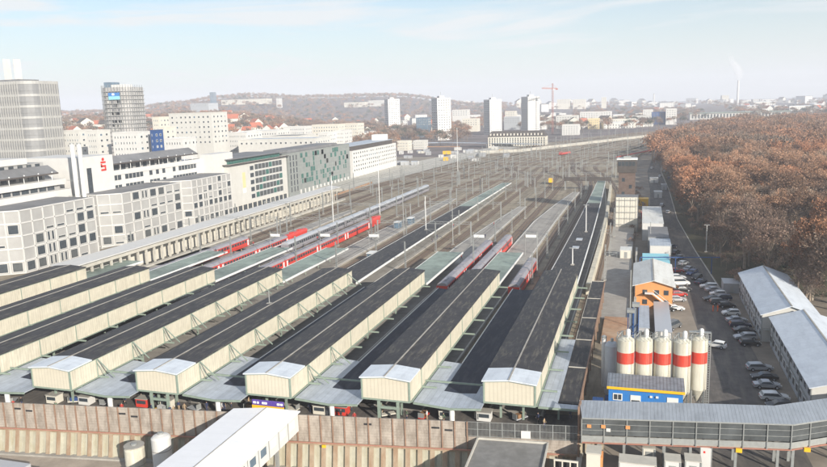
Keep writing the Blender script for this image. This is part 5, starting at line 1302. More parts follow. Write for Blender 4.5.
# cream balcony building
b = Bld('cream_building', 'pale stone office building with balcony bays beside the bank', 'office building', -222, 322, G, 26, 62, 22.5+2, 0, 'whitewall', 'roofgrey')
for r in range(5):
    for c in range(3): b.win('f', 10+c*5.2+(.8 if c else 0), 4.5+r*3.9, 4.2 if c == 0 else 2.6, 2.7, 'glass_green' if c == 0 else 'glass', 'whitepaint')
    b.win('r', 22+0, 5.5+r*3.7, 4, 2.4, 'glass', 'paint_silver')
    for c in range(8): b.win('r', 27+c*3.9, 5.5+r*3.7, 3.75, 2.9, 'smokedglass' if (c*7+r*3) % 5 else 'glass_green', 'paint_silver')
for c in range(12): b.win('r', 3+c*5, .3, 4.2, 3.2, 'glass', 'creamwall')
b.box('flat_roof_overhang', 'roofdark', -1, 27.5, -1.5, 63, 24.62, 25.0); b.box('penthouse', 'glass_green', 3, 24, 3, 58, 25.01, 27.3); b.box('upper_roof', 'roofgrey', 1, 26, 1, 61, 27.31, 27.6)
b.box('banner', 'yellowwall', 26.02, 26.1, 12, 15, 12, 20); b.box('banner_lower', 'lampwhite', 26.02, 26.1, 12, 15, 9.5, 11.9); b.done()
# grey-green patchwork building
b = Bld('patchwork_building', 'grey stone office building with scattered green glass panels', 'office building', -221, 386, G, 25, 95, 25.5, 0, 'stonegrey', 'roofgrey')
random.seed(5)
for c in range(3): 
    for r in range(6): b.win('f', 16+c*3.2, 3+r*3.7, 1.6, 3.0, 'glass_green' if (c+r) % 2 else 'glass', 'steel')
for c in range(3):
    for r in range(6): b.win('r', 3+c*4, 3+r*3.7, 1.8, 3.2, 'glass', 'steel')
for _ in range(78):
    r = random.randrange(7); c = random.randrange(22); b.win('r', 18+c*3.45, 3.6+r*3.1, random.choice([3.2, 3.2, 2.0]), 2.9, 'glass_green', 'stonegrey', 'green_panel')
for c in range(14): b.box('arcade_pillar', 'white', 25.02, 25.5, 14+c*5.8, 15.4+c*5.8, 0, 3.4)
b.box('roof_plant', 'roofgrey', 4, 20, 10, 85, 25.7, 27.3)
b.done()
# white curved building
b = Bld('white_office', 'white office block with regular window rows and dark set-back attic', 'office building', -220, 486, G, 24, 98, 20, 0, 'white', 'roofgrey')
b.grid('r', 22, 5, 5, 20, .55, .5); b.grid('f', 5, 5, 5, 20, .55, .5)
for c in range(14): b.box('arcade_pillar', 'white', 24.02, 24.6, 2+c*7, 3.2+c*7, 0, 4.5)
b.box('attic', 'roofdark', 2, 21.5, 2, 96, 20.2, 23.5); b.box('attic_roof', 'lightmetal', 1.5, 22, 1.5, 96.5, 23.51, 23.8); b.box('stair_head', 'whitepaint', 8, 18, 84, 95, 23.81, 28.2)
b.done()

# placing a block by its outline in the photo at a given distance
def pblock(name, label, cat, pl, pr, yt, Y, dp, cols, rows, wall='whitewall', roof='roofgrey', gl='glass', zb=None, fw_=.42, fh=.42, side=0, group=None, h0=None, skip=0., rz=0, zlow=None):
    x0, zt = aty(pl, yt, Y); xf, zt2 = aty(pr, yt, Y); x1, _ = aty(pr, yt, Y+dp); zt = (zt+zt2)/2
    if x1-x0 < .45*(xf-x0): dp *= .5; x1, _ = aty(pr, yt, Y+dp)
    x1 = max(x1, x0+.4*(xf-x0)) if x0 < 0 else xf
    z0 = gz((x0+x1)/2, Y)-1 if zb is None else zb
    b = Bld(name, label, cat, x0, Y, z0, x1-x0, dp, zt-z0, rz, wall, roof, group)
    cols = max(cols, int((x1-x0)/(4.2 if Y < 1000 else 5.5))); side = side and max(2, int(dp/4.5)); rows = int(rows*1.4+.5) if Y < 1000 else rows
    zl = max(1.5, zt-z0-.8-rows*3.7)
    if cols: b.grid('f', cols, rows, zl, zt-z0-.8, fw_, fh, gl, 'whitepaint', skip)
    if side: b.grid('r', side, rows, zl, zt-z0-.8, fw_, fh, gl, 'whitepaint', skip)
    b.done(); return b
# glass tower at far left
Y = 392; x1, _ = aty(57.5, 80, Y+26); _, zt = aty(40, 80, Y); x0, _ = aty(-45, 80, Y)
t = thing('glass_office_tower', 'tall grey glass bank tower with rounded banded corner at the left edge', 'tower', ((x0+x1)/2, Y, 0))
rr = 9; arc = [(x1-rr+rr*math.sin(a), Y+rr-rr*math.cos(a)) for a in [R(q) for q in range(0, 91, 15)]]
foot = [(x0, Y)]+arc+[(x1, Y+26), (x0, Y+26)]
m = MB(); m.prism(foot, G, zt-2); m.build('glass_wall', 'towergrey', t, world=True)
m = MB(); m.prism([(p[0]+.2*(1 if p[0] > x0+5 else 0), p[1]-.2*(1 if p[1] < Y+10 else 0)) for p in foot], zt-2, zt); m.build('roof_band', 'fin', t, world=True)
for k in range(19):
    z = 2+k*(zt-4)/19; m = MB()
    for p, q in zip(foot[:-1], foot[1:-1]): m.bar((p[0], p[1]-.1, z), (q[0], q[1]-.1, z), .3, 1.5)
    m.build('floor_band', 'fin' if k % 2 else 'towergrey', t, world=True)
m = MB(); n_ = 26
for k in range(n_+1): x = x0+(x1-rr-x0)*k/n_; m.box(x-.18, x+.18, Y-.6, Y-.02, 0, zt)
for k in range(8): y = Y+rr+k*2.2; m.box(x1+.02, x1+.6, y-.15, y+.15, 0, zt)
m.build('fins', 'fin', t, world=True); m = MB(); m.box(x0+10, x1-12, Y+5, Y+22, zt+.01, zt+1.5); m.build('roof_plant', 'roofgrey', t, world=True)
for k, (pl, pr, yt) in enumerate(((2.5, 9.5, 59), (12.5, 20, 59))):
    a, z1 = aty(pl, yt, Y+8); b_, _ = aty(pr, yt, Y+14); m = MB(); m.box(a, b_, Y+8, Y+14, zt, z1); m.build('rooftop_tower', 'white', t, world=True)
# scaffolded tower
Y = 560; x0, zt = aty(98.5, 88, Y); x1, _ = aty(141.5, 88, Y+22)
t = thing('scaffolded_tower', 'round-cornered high-rise wrapped in scaffolding with blue banner near its top', 'tower', ((x0+x1)/2, Y, 0))
rr = 8; foot = [(x0, Y+rr)]+[(x0+rr-rr*math.cos(a), Y+rr-rr*math.sin(a)) for a in [R(q) for q in range(15, 91, 15)]]+[(x1-rr+rr*math.sin(a), Y+rr-rr*math.cos(a)) for a in [R(q) for q in range(0, 91, 15)]]+[(x1, Y+24), (x0, Y+24)]
m = MB(); m.prism(foot, 8, zt); m.build('core', 'net', t, world=True)
for k in range(17):
    z = 12+k*(zt-12)/17; m = MB()
    for p, q in zip(foot[:-2], foot[1:-1]):
        dx_, dy_ = q[0]-p[0], q[1]-p[1]; l = math.hypot(dx_, dy_) or 1; ox, oy = dy_/l*1.0, -dx_/l*1.0; m.bar((p[0]+ox, p[1]+oy, z), (q[0]+ox, q[1]+oy, z), .9, .35)
    m.build('scaffold_deck', 'fin', t, world=True)
m = MB()
for p, q in zip(foot[:-2], foot[1:-1]):
    l = math.dist(p, q); n_ = max(1, int(l/2.8)); dx_, dy_ = (q[0]-p[0])/l, (q[1]-p[1])/l
    for j in range(n_): a = (p[0]+dx_*l*j/n_+dy_*1.2, p[1]+dy_*l*j/n_-dx_*1.2); m.box(a[0]-.12, a[0]+.12, a[1]-.12, a[1]+.12, 8, zt+2)
m.build('scaffold_posts', 'steel', t, world=True)
random.seed(3)
for k in range(60):
    a = x0+rr+random.random()*(x1-x0-2*rr); z = 14+random.randrange(16)*(zt-14)/17; m = MB(); m.box(a, a+2.4, Y-.3, Y-.02, z, z+2.4); m.build('net_panel', random.choice(['dark', 'whitewall', 'roofgrey']), t, world=True)
a, z1 = aty(108, 93, Y-1.7); b_, z0_ = aty(120, 99.5, Y-1.7)
m = MB(); m.box(a, b_, Y-1.75, Y-1.65, (z0_+z1)/2, z1); m.build('blue_banner', 'blue', t, world=True)
m = MB(); m.box(a, b_, Y-1.75, Y-1.65, z0_, (z0_+z1)/2-.01); m.build('pale_banner', 'cyan', t, world=True)
m = MB(); m.box(a+4, a+6.5, Y-1.82, Y-1.76, z1-2.4, z1-.6); m.build('white_banner_mark', 'lampwhite', t, world=True)
m = MB(); m.box(x0-.5, x0+7, Y+8, Y+20, zt, zt+5); m.build('roof_block', 'glass_blue', t, world=True)
m = MB(); m.box(x0+9, x1-8, Y+6, Y+20, zt+.01, zt+2.5); m.build('roof_plant', 'white', t, world=True)

# mid-distance blocks behind the bank, from left to right
random.seed(21)
mid = [
 ('white office slab with ribbon windows behind the twin flues', 62, 92, 131, 420, 25, 6, 4, 'whitewall', 'roofgrey'),
 ('white balcony block with green strip, left of the gridded one', 86, 110, 131, 400, 25, 4, 3, 'whitewall', 'roofgrey'),
 ('white-gridded block with reddish bays before the scaffolded tower', 112, 150, 133, 395, 25, 8, 3, 'white', 'roofgrey'),
 ('dark blue-windowed block right of the white-gridded one', 150, 158, 131, 400, 20, 2, 3, 'bluedark', 'roofgrey'),
 ('cream block with square windows left of the big cream cube', 159, 172, 128, 420, 25, 3, 4, 'creamwall', 'roofgrey'),
 ('big plain cream cube building with small square windows', 168.5, 227, 113.5, 480, 22, 9, 4, 'whitewall', 'whiteroof'),
 ('pale slab between scaffolded tower and big cream cube', 152, 169, 117.5, 540, 40, 3, 3, 'creamwall', 'whiteroof'),
 ('low white block at the foot of the cream cube', 164, 196, 139, 380, 14, 6, 1, 'white', 'whiteroof'),
 ('long low white office wing right of the cream cube', 228, 262, 133, 520, 25, 10, 3, 'white', 'lightmetal'),
 ('second long low white wing behind the patchwork building', 246, 290, 131, 600, 25, 12, 2, 'white', 'lightmetal'),
 ('pale low block with grey roof before the red roofs', 262, 316, 136.5, 560, 35, 12, 2, 'whitewall', 'roofgrey'),
 ('grey-roofed hall behind the patchwork building', 238, 330, 139.5, 500, 28, 14, 1, 'whitewall', 'lightmetal'),
 ('white terraced block left of the white office', 318, 336, 133, 640, 20, 6, 3, 'white', 'whiteroof'),
 ('small white terraced block with grey attic above the white office', 334, 352, 131, 660, 20, 6, 3, 'white', 'roofgrey'),
 ('white slab with dark windows in front of the trees, left', 283, 312, 127, 720, 18, 10, 2, 'white', 'roofgrey'),
 ('cream long block below the hillside trees', 312, 345, 125, 760, 18, 10, 3, 'creamwall', 'roofgrey'),
 ('pale town block beside the red-roofed houses', 340, 364, 124, 820, 22, 8, 3, 'creamwall', 'roofred'),
 ('large pale industrial hall on the distant slope, upper left', 190, 218, 103.5, 1850, 50, 6, 2, 'container_wall', 'roofgrey'),
 ('long white hospital-like slab on the hill ridge', 221, 272, 99.5, 2320, 40, 18, 3, 'creamwall', 'whiteroof'),
 ('blue glass tower with mast on the hill ridge', 209.5, 216, 92.5, 2100, 20, 2, 6, 'glass_blue', 'roofgrey'),
 ('small white tower on the hillside right of the long slab', 276, 282, 98.5, 2300, 20, 2, 4, 'white', 'roofgrey'),
 ('long white slab on the far slope behind the leftmost tower block', 344, 368, 102.5, 2480, 30, 10, 2, 'creamwall', 'roofgrey'),
 ('white slab on the far slope just left of the leftmost tower block', 368, 386, 100.5, 2520, 30, 8, 3, 'whitewall', 'roofgrey'),
 ('small blue-windowed block beside the second tower block', 416, 431, 118, 1120, 20, 5, 3, 'glass_blue', 'roofgrey'),
 ('low pinkish building among the bare trees left of the rails', 397, 412, 141.5, 800, 14, 6, 2, 'creamwall', 'whiteroof'),
 ('pale gabled building row among the bare trees left of the rails', 413, 428, 141, 820, 14, 6, 2, 'whitewall', 'whiteroof'),
 ('white flat building behind the second tower block', 452, 470, 110, 1500, 20, 6, 3, 'white', 'roofgrey'),
 ('pale block with red roof between second and third tower block', 462, 480, 119, 1300, 20, 6, 3, 'creamwall', 'roofred'),
 ('blue-grey block between third and fourth tower block', 504, 522, 117, 1350, 25, 6, 3, 'container_wall', 'roofred'),
 ('cream block with pitched look between third and fourth tower block', 505, 517, 111.5, 1600, 25, 4, 4, 'creamwall', 'roofred'),
 ('white slab right of the crane foot', 556, 579, 116, 1350, 25, 8, 4, 'whitewall', 'roofgrey'),
 ('white terraced apartment block right of the crane', 562, 580, 125, 1100, 20, 6, 5, 'white', 'whiteroof'),
 ('long white factory hall behind the yellow building', 580, 612, 112, 1500, 30, 12, 3, 'white', 'roofred'),
 ('yellow block at the left end of the bright row', 588, 600, 119, 1300, 25, 5, 4, 'yellowwall', 'whiteroof'),
 ('long pale yellow slab row curving beside the rails', 600, 636, 119.5, 1330, 25, 14, 4, 'creamwall', 'whiteroof'),
 ('pale office block left of the blue glass block', 632, 654, 116, 1500, 25, 8, 4, 'whitewall', 'roofgrey'),
 ('dark blue glass block beside the white cube', 652, 665.5, 112.5, 1450, 30, 4, 5, 'bluedark', 'roofgrey'),
 ('bright white cube tower above the rail curve', 666, 677, 109, 1440, 25, 4, 5, 'white', 'whiteroof'),
 ('white penthouse block behind the blue glass block', 643, 653, 110, 1650, 25, 4, 5, 'white', 'whiteroof'),
 ('pair of pale slabs on the plain, left one', 557, 571, 99.5, 2900, 40, 6, 4, 'creamwall', 'roofgrey'),
 ('pair of pale slabs on the plain, right one', 573, 586, 99.5, 2900, 40, 6, 4, 'creamwall', 'roofgrey'),
 ('single pale tower block on the plain', 601.5, 606.5, 97.5, 2900, 30, 2, 6, 'creamwall', 'roofgrey'),
 ('pale power station hall left of the tall far chimney', 722, 729, 95.5, 3600, 60, 3, 3, 'creamwall', 'roofgrey'),
 ('wide white power station block right of the far chimney', 741, 751, 101, 3300, 60, 4, 3, 'whitewall', 'roofgrey'),
 ('white square block right of the far chimney', 753, 759, 99.5, 3300, 50, 2, 3, 'whitewall', 'roofgrey'),
 ('white hall on the far right plain', 797, 812, 100, 3400, 60, 5, 1, 'white', 'whiteroof'),
]
for (lab, pl, pr, yt, Y, dp, cols, rows, wall, roof) in mid:
    b = pblock('town_block', lab, 'building', pl, pr, yt, Y, dp, cols, rows, wall, roof, side=3 if Y < 1000 else 2, zb=(-40 if False else None))
# long beige museum-like bridge building at right
a, z1 = aty(690, 113.8, 1700); b_, _ = aty(790, 113.8, 1700)
t = thing('long_hall', 'long low pale hall crossing behind the wood at the right', 'hall', ((a+b_)/2, 1700, G))
m = MB(); m.box(a, b_, 1700, 1730, G, z1); m.build('wall', 'whitewall', t, world=True); m = MB(); m.box(a-2, b_+2, 1698, 1732, z1, z1+1.5); m.build('roof', 'greenroof', t, world=True)
for k in range(30): m = MB(); m.box(a+4+k*(b_-a-6)/30, a+7+k*(b_-a-6)/30, 1699.8, 1699.95, 1, z1-2); m.build('window', 'glass', t, world=True)
# yellow mansard railway building
Y = 830; x0, zt = aty(488, 137, Y); x1, _ = aty(546, 137, Y)
t = thing('mansard_building', 'long cream building with dark mansard roof and dormers beyond the rails', 'building', ((x0+x1)/2, Y, G))
hz = zt-G
m = MB(); m.box(x0, x1, Y, Y+16, G, zt); m.build('wall', 'creamwall', t, world=True)
m = MB(); m.add([(x0-.5, Y-.6, zt), (x1+.5, Y-.6, zt), (x1+.5, Y+16.5, zt), (x0-.5, Y+16.5, zt), (x0+3, Y+4, zt+6), (x1-3, Y+4, zt+6), (x1-3, Y+12, zt+6), (x0+3, Y+12, zt+6)], [(0, 3, 2, 1), (4, 5, 6, 7), (0, 1, 5, 4), (1, 2, 6, 5), (2, 3, 7, 6), (3, 0, 4, 7)]); m.build('mansard_roof', 'roofdark', t, world=True)
for k in range(16): x = x0+3+k*(x1-x0-6)/15.5; m = MB(); m.box(x-.7, x+.7, Y-.2, Y+3, zt+1.2, zt+3.4); m.build('dormer', 'creamwall', t, world=True)
nw = 0
for r in range(4):
    for k in range(22): 
        x = x0+2+k*(x1-x0-4)/21; m = MB(); m.box(x-.6, x+.6, Y-.08, Y-.01, G+2+r*(hz-3)/4, G+2+r*(hz-3)/4+1.9); m.build('window', 'glass', t, world=True)
# four tower blocks
for k, (pl, pm, pr, yt, yb) in enumerate([(385, 389, 402.5, 99.5, 131), (430.5, 438, 451.5, 98.5, 138), (481, 490, 503.5, 100, 133), (522.5, 528, 542.5, 97, 132)]):
    gx, gy = at(pm, yb+1, 0); D = math.hypot(gx, gy); _, zt = aty(pm, yt, gy)
    s = D/F; wd = 21; dp = 21
    b = Bld('tower_block', ['leftmost', 'second', 'third', 'rightmost'][k]+' of the four white residential tower blocks beyond the rails', 'tower block', gx, gy, G, wd*(1 if k else 1.1), dp, zt-G, R(35), 'white', 'roofgrey', 'white residential tower blocks')
    b.t.rotation_euler = (0, 0, R(38))
    # local front faces to the right of the camera, left face to the left
    b.grid('f', 5, 16, 3, zt-G-1, .5, .45, 'glass'); b.grid('l', 4, 16, 3, zt-G-1, .5, .45, 'glass')
    b.box('lift_house', 'white', 6, 14, 6, 14, zt-G+.13, zt-G+3.5); b.box('antenna', 'steel', 9.8, 10.1, 9.8, 10.1, zt-G+3.5, zt-G+9); b.done()
# crane
x, y = at(552.5, 133, 0); _, zt = aty(552.5, 84, y); _, zj = aty(552.5, 88.5, y)
t = thing('tower_crane', 'red lattice tower crane standing beyond the rails right of the tower blocks', 'crane', (x, y, G))
def lattice(m, p, q, w_, n_):
    p = Vector(p); q = Vector(q); d = (q-p).normalized(); a = d.orthogonal().normalized(); b = d.cross(a).normalized()
    cs = [(a+b)*w_/2, (a-b)*w_/2, (-a-b)*w_/2, (b-a)*w_/2]
    for c in cs: m.bar(p+c, q+c, .22, .22)
    for k in range(n_):
        for j in range(4): m.bar(p.lerp(q, k/n_)+cs[j], p.lerp(q, (k+1)/n_)+cs[(j+1) % 4], .13, .13)
m = MB(); lattice(m, (0, 0, 0), (0, 0, zj-G), 2.0, 22); m.build('mast', 'craneRed', t)
m = MB(); lattice(m, (0, 0, zj-G), (0, 0, zt-G+1), 1.4, 4); m.build('cat_head', 'craneRed', t)
m = MB(); lattice(m, (0, 0, zj-G), (-12, -30, zj-G+.5), 1.3, 16); m.build('jib', 'craneRed', t)
m = MB(); lattice(m, (0, 0, zj-G), (5, 12, zj-G), 1.3, 6); m.box(3.5, 6.5, 10, 12.5, zj-G-2, zj-G); m.build('counter_jib', 'craneRed', t)
m = MB(); m.bar((0, 0, zt-G), (-11, -27, zj-G+1), .1, .1); m.bar((0, 0, zt-G), (5, 12, zj-G+1), .1, .1); m.build('tie_bars', 'craneRed', t)
m = MB(); m.box(.8, 2.6, -1.5, .5, zj-G-2.6, zj-G-.4); m.build('cab', 'whitepaint', t)
# far chimney and smoke
Y = 3400; x, zt = aty(738.5, 81, Y)
t = thing('power_station_chimney', 'very tall slim white chimney on the far plain', 'chimney', (x, Y, G))
m = MB(); m.lathe([(5.2, 0), (3.6, zt-G)], n=20); m.build('shaft', 'white', t); m = MB(); m.lathe([(3.8, zt-G), (3.8, zt-G+2.5)], n=20); m.build('rim', 'whitewall', t)
sm = bpy.data.materials.new('smoke'); sm.use_nodes = True; n_ = sm.node_tree; n_.nodes.clear(); o_ = n_.nodes.new('ShaderNodeOutputMaterial'); v_ = n_.nodes.new('ShaderNodeVolumePrincipled'); v_.inputs['Density'].default_value = .022; v_.inputs['Color'].default_value = (.97, .97, .97, 1); n_.links.new(v_.outputs[0], o_.inputs['Volume'])
m = MB(); P_ = []
for k in range(9):
    u = k/8; px = 738.5-u*7+2*math.sin(u*5); py = 80-u*25; xx, zz = aty(px, py, Y); P_.append((xx, zz, 5+14*math.sin(math.pi*min(1, .12+u*.9))))
nn = 14; vs = [(xx+r*math.cos(2*math.pi*i/nn)*random.uniform(.85, 1.15), Y+r*math.sin(2*math.pi*i/nn), zz) for xx, zz, r in P_ for i in range(nn)]
m.add(vs, [(k*nn+i, k*nn+(i+1) % nn, (k+1)*nn+(i+1) % nn, (k+1)*nn+i) for k in range(8) for i in range(nn)]+[tuple(range(nn-1, -1, -1)), tuple(8*nn+i for i in range(nn))])
M['smoke'] = sm
tag(m.build('chimney_smoke', 'smoke'), 'pale plume of smoke rising from the tall far chimney', 'smoke', None, 'stuff')
# second faint chimneys
for k, (px, yt) in enumerate([(654, 88), (768, 98)]):
    x, zt = aty(px, yt+6, 3600); t = thing('far_chimney', ['faint distant chimney left of the tall one', 'short faint chimney right of the tall one'][k], 'chimney', (x, 3600, G)); m = MB(); m.lathe([(4, 0), (3, zt-G)], n=12); m.build('shaft', 'whitewall', t); m = MB(); m.lathe([(3.2, zt-G), (3.2, zt-G+2)], n=12); m.build('rim', 'roofgrey', t)

# ------------------------------------------------------------------ houses
def house_proto(label, wd, dp, h, wall, roof, rh, group, flat=False):
    t = thing('house', label, 'house', (0, 0, 0), 0, group)
    m = MB(); m.box(-wd/2, wd/2, -dp/2, dp/2, 0, h)
    if not flat: m.add([(-wd/2, -dp/2, h), (wd/2, -dp/2, h), (0, -dp/2, h+rh), (-wd/2, dp/2, h), (wd/2, dp/2, h), (0, dp/2, h+rh)], [(0, 1, 2), (5, 4, 3)])
    m.build('wall', wall, t)
    m = MB()
    if flat: m.box(-wd/2-.3, wd/2+.3, -dp/2-.3, dp/2+.3, h+.01, h+.5)
    else:
        for s in (-1, 1): m.add([(0, -dp/2-.4, h+rh+.05), (s*(wd/2+.5), -dp/2-.4, h-.3), (s*(wd/2+.5), dp/2+.4, h-.3), (0, dp/2+.4, h+rh+.05)], [(0, 1, 2, 3) if s > 0 else (3, 2, 1, 0)])
    m.build('roof', roof, t)
    m = MB()
    for r in range(max(1, int(h/3))):
        n_ = max(2, int(wd/3.2))
        for c in range(n_): x = -wd/2+wd*(c+.5)/n_; m.box(x-.55, x+.55, -dp/2-.06, -dp/2-.005, 1+r*3, 2.5+r*3)
        n_ = max(2, int(dp/3.2))
        for c in range(n_): y = -dp/2+dp*(c+.5)/n_; m.box(wd/2+.005, wd/2+.06, y-.55, y+.55, 1+r*3, 2.5+r*3)
    o = m.build('window_rows', 'glass', t); o['kind'] = 'stuff'
    return t
HP = [house_proto('small distant white house with red pitched roof', 11, 13, 7, 'whitewall', 'roofred', 5, 'distant white houses with red roofs'),
      house_proto('distant cream apartment house with dark pitched roof', 16, 13, 11, 'creamwall', 'roofdark', 5, 'distant cream houses with dark roofs'),
      house_proto('distant white flat-roofed apartment block', 26, 13, 13, 'white', 'roofgrey', 0, 'distant flat-roofed blocks', True),
      house_proto('distant pale grey low hall with flat roof', 38, 20, 8, 'whitewall', 'lightmetal', 0, 'distant low halls', True),
      house_proto('distant brownish house with red pitched roof', 14, 15, 10, 'creamwall', 'roofred', 6, 'distant cream houses with red roofs')]
used = [False]*5; HS = []
def put_house(k, x, y, z, rz, sc=1.):
    o = HP[k] if not used[k] else copy_tree(HP[k]); used[k] = True
    o.location = (x, y, z); o.rotation_euler = (0, 0, rz); o.scale = (sc, sc, sc); HS.append((x, y))
random.seed(33)
def field(n_, a0, a1, d0, d1, kinds, sc=(.9, 1.3), zoff=-1):
    c = 0; tries = 0
    while c < n_ and tries < n_*30:
        tries += 1; a = random.uniform(a0, a1); d = math.sqrt(random.uniform(d0*d0, d1*d1)); x, y = d*math.sin(R(a)), d*math.cos(R(a))
        xr_ = np.interp(y, [b for _, b in bedR], [a_ for a_, _ in bedR]); xl_ = np.interp(y, [b for _, b in bedL], [a_ for a_, _ in bedL])
        if xl_-30 < x < xr_+25: continue
        if any(abs(x-h[0]) < 22 and abs(y-h[1]) < 22 for h in HS): continue
        put_house(random.choice(kinds), x, y, gz(x, y)+zoff, R(random.choice([20, 35, -30, 60, 110])+random.uniform(-8, 8)), random.uniform(*sc)); c += 1
field(36, -46, -38.5, 760, 1300, [0, 0, 4, 1, 0])
field(34, -33, -25, 850, 1250, [0, 4, 1, 4, 0])
field(60, -44, -20, 1300, 2100, [0, 1, 0, 4], (.9, 1.3))
field(24, -24, -20.5, 950, 1300, [0, 1, 2])
field(40, -19, -4, 1350, 2200, [1, 2, 0, 4, 2], (1, 1.5))
field(26, -9, 0, 1300, 2000, [2, 3, 1], (1, 1.5))
field(50, -14, 13, 2600, 4800, [2, 3, 1, 2], (1.4, 2.4))
field(20, 0, 12, 2100, 3000, [2, 3, 0], (1.2, 1.8))
# site offices and machines of the construction yard left of the throat
random.seed(44)
for k in range(30):
    px = random.uniform(396, 500); py = random.uniform(153, 166)-(px-392)*.06; x, y = at(px, py, 0)
    if x > -134: x = -134-random.uniform(0, 20)-(0 if y < 600 else -20)
    c = random.choice(['white', 'white', 'yellow', 'creamwall', 'whitewall', 'paint_silver', 'paint_silver', 'concrete']); w_ = random.uniform(3.5, 8); hh = random.uniform(2, 3.4)
    nm = {'white': 'white', 'whitewall': 'off-white', 'concrete': 'dull grey', 'yellow': 'yellow', 'creamwall': 'cream', 'orange': 'orange', 'paint_silver': 'grey'}[c]
    cont(f"{nm} site container in the building yard left of the throat", x, x+w_, y, y+3, -.3, hh, c, c if c in ('yellow', 'orange') else 'lightmetal', grp=f'{nm} containers of the building yard')
m = MB(); m.prism([(-196, 420), (-166, 420), (-156, 560), (-151, 680), (-121, 850), (-150, 870), (-196, 600)], G+.01, -.35); struct(m.build('building_yard', 'concrete_light'))
# pale road wall curving beside the rails
m = MB()
for (a, b, c, d) in [(480, 151, 520, 149), (520, 149, 580, 142), (580, 142, 640, 135), (640, 135, 690, 129.5)]:
    p = at(a, b+3, 0); q_ = at(c, d+3, 0); m.bar((*p, 1.2), (*q_, 1.2), 1.2, 3.4)
tag(m.build('curved_retaining_wall', 'concrete_light'), 'long pale wall curving with the rails towards the right horizon', 'wall')
m = MB()
for (a, b, c, d) in [(400, 146, 440, 145), (440, 145, 500, 146), (500, 146, 540, 147)]:
    p = at(a, b, 0); q_ = at(c, d, 0); m.bar((*p, 3), (*q_, 3), 10, .5)
tag(m.build('station_platform_hall', 'lightmetal'), 'long thin grey platform roof at the far left edge of the rails', 'platform roof')
# red and white hoarding strips
for (a, b, c, d, col, lab) in [(615, 158, 664, 148, 'trainred', 'red hoarding strip beside the signal tower antenna'), (335, 196, 372, 183, 'rust', 'orange-brown boarded strip by the patchwork building'), (388, 147, 460, 147, 'rust', 'orange-brown fence strip before the bare trees')]:
    p = at(a, b, 0); q_ = at(c, d, 0); m = MB(); m.bar((*p, .4), (*q_, .4), .4, 1.1); tag(m.build('hoarding', col), lab, 'fence')

# ------------------------------------------------------------------ TREES
def grow(seed, ht, cr, mat_, twn=5, lite=False, leaf=0.5, trunkh=.28, spread=1.0, bark='bark'):
    rnd = random.Random(seed); limbs = MB(); T = []
    def rv(s): return Vector((rnd.gauss(0, s), rnd.gauss(0, s), rnd.gauss(0, s)))
    def branch(p, d, ln, r, lvl):
        q = p; segs_ = 2 if lvl < 2 else 1
        for _ in range(segs_):
            d = (d+rv(.10)+Vector((0, 0, .06))).normalized(); e = q+d*ln/segs_; limbs.tube(q, e, r, r*.72, n=5 if lvl < 2 else 3, cap=False); q = e; r *= .72
        if lvl >= 3:
            T.append((q, d)); return
        k = [5, 4, 4][lvl]+(rnd.random() < .4)
        for j in range(k):
            ax = rv(1).cross(d).normalized(); ang = rnd.uniform(.35, .95)*spread if j else .15
            nd = (Matrix.Rotation(ang, 3, ax) @ d).normalized(); nd = (nd+Vector((0, 0, .12))).normalized()
            branch(p.lerp(q, rnd.uniform(.65, 1)) if j else q, nd, ln*rnd.uniform(.62, .86), r*.8, lvl+1)
    th = ht*trunkh; r0 = ht*.018
    limbs.tube((0, 0, -.3), (0, 0, th), r0*1.2, r0, n=7, cap=False)
    for j in range(5):
        a = 2*math.pi*j/5+rnd.uniform(-.4, .4); tilt = rnd.uniform(.25, .75)*spread if j else .08
        branch(Vector((0, 0, th*rnd.uniform(.75, 1))), Vector((math.cos(a)*math.sin(tilt), math.sin(a)*math.sin(tilt), math.cos(tilt))), ht*.27, r0*.7, 0)
    # fit height
    zs = max(q.z for q, d in T); sc = ht*.94/zs; sr = cr/max(1, np.percentile([math.hypot(q.x, q.y) for q, d in T], 92))
    limbs.v = [(v[0]*(sr if v[2] > th else 1), v[1]*(sr if v[2] > th else 1), v[2]*sc if v[2] > 0 else v[2]) for v in limbs.v]
    cm = MB()
    def sliver(p, d, ln, w_):
        s = d.cross(rv(1)).normalized()*w_/2; e = p+d*ln; cm.add([p-s, p+s, e+s*.4, e-s*.4], [(0, 1, 2, 3)])
    def leafq(p, s):
        a = rv(1).normalized(); b = a.cross(rv(1)).normalized(); cm.add([p-a*s, p+b*s, p+a*s, p-b*s], [(0, 1, 2, 3)])
    for q, d in T:
        q = Vector((q.x*sr, q.y*sr, q.z*sc))
        for _ in range(twn):
            dd = (d+rv(.55)).normalized(); ln = rnd.uniform(.7, 1.7)*ht/18
            sliver(q-d*.3, dd, ln, (.13 if lite else .065)*ht/18)
            if rnd.random() < leaf*1.3:
                for _ in range(1 if lite else 2): leafq(q+dd*rnd.uniform(.2, 1)*ln+rv(.2), rnd.uniform(.13, .24)*(1.7 if lite else 1))
    return limbs, cm
def tree_proto(seed, ht, cr, mt, label, group, **k):
    l, c = grow(seed, ht, cr, mt, **k); t = thing('bare_tree', label, 'tree', (0, 0, 0), 0, group)
    l.build('trunk', k.get('bark', 'bark'), t); c.build('crown', mt, t); return t
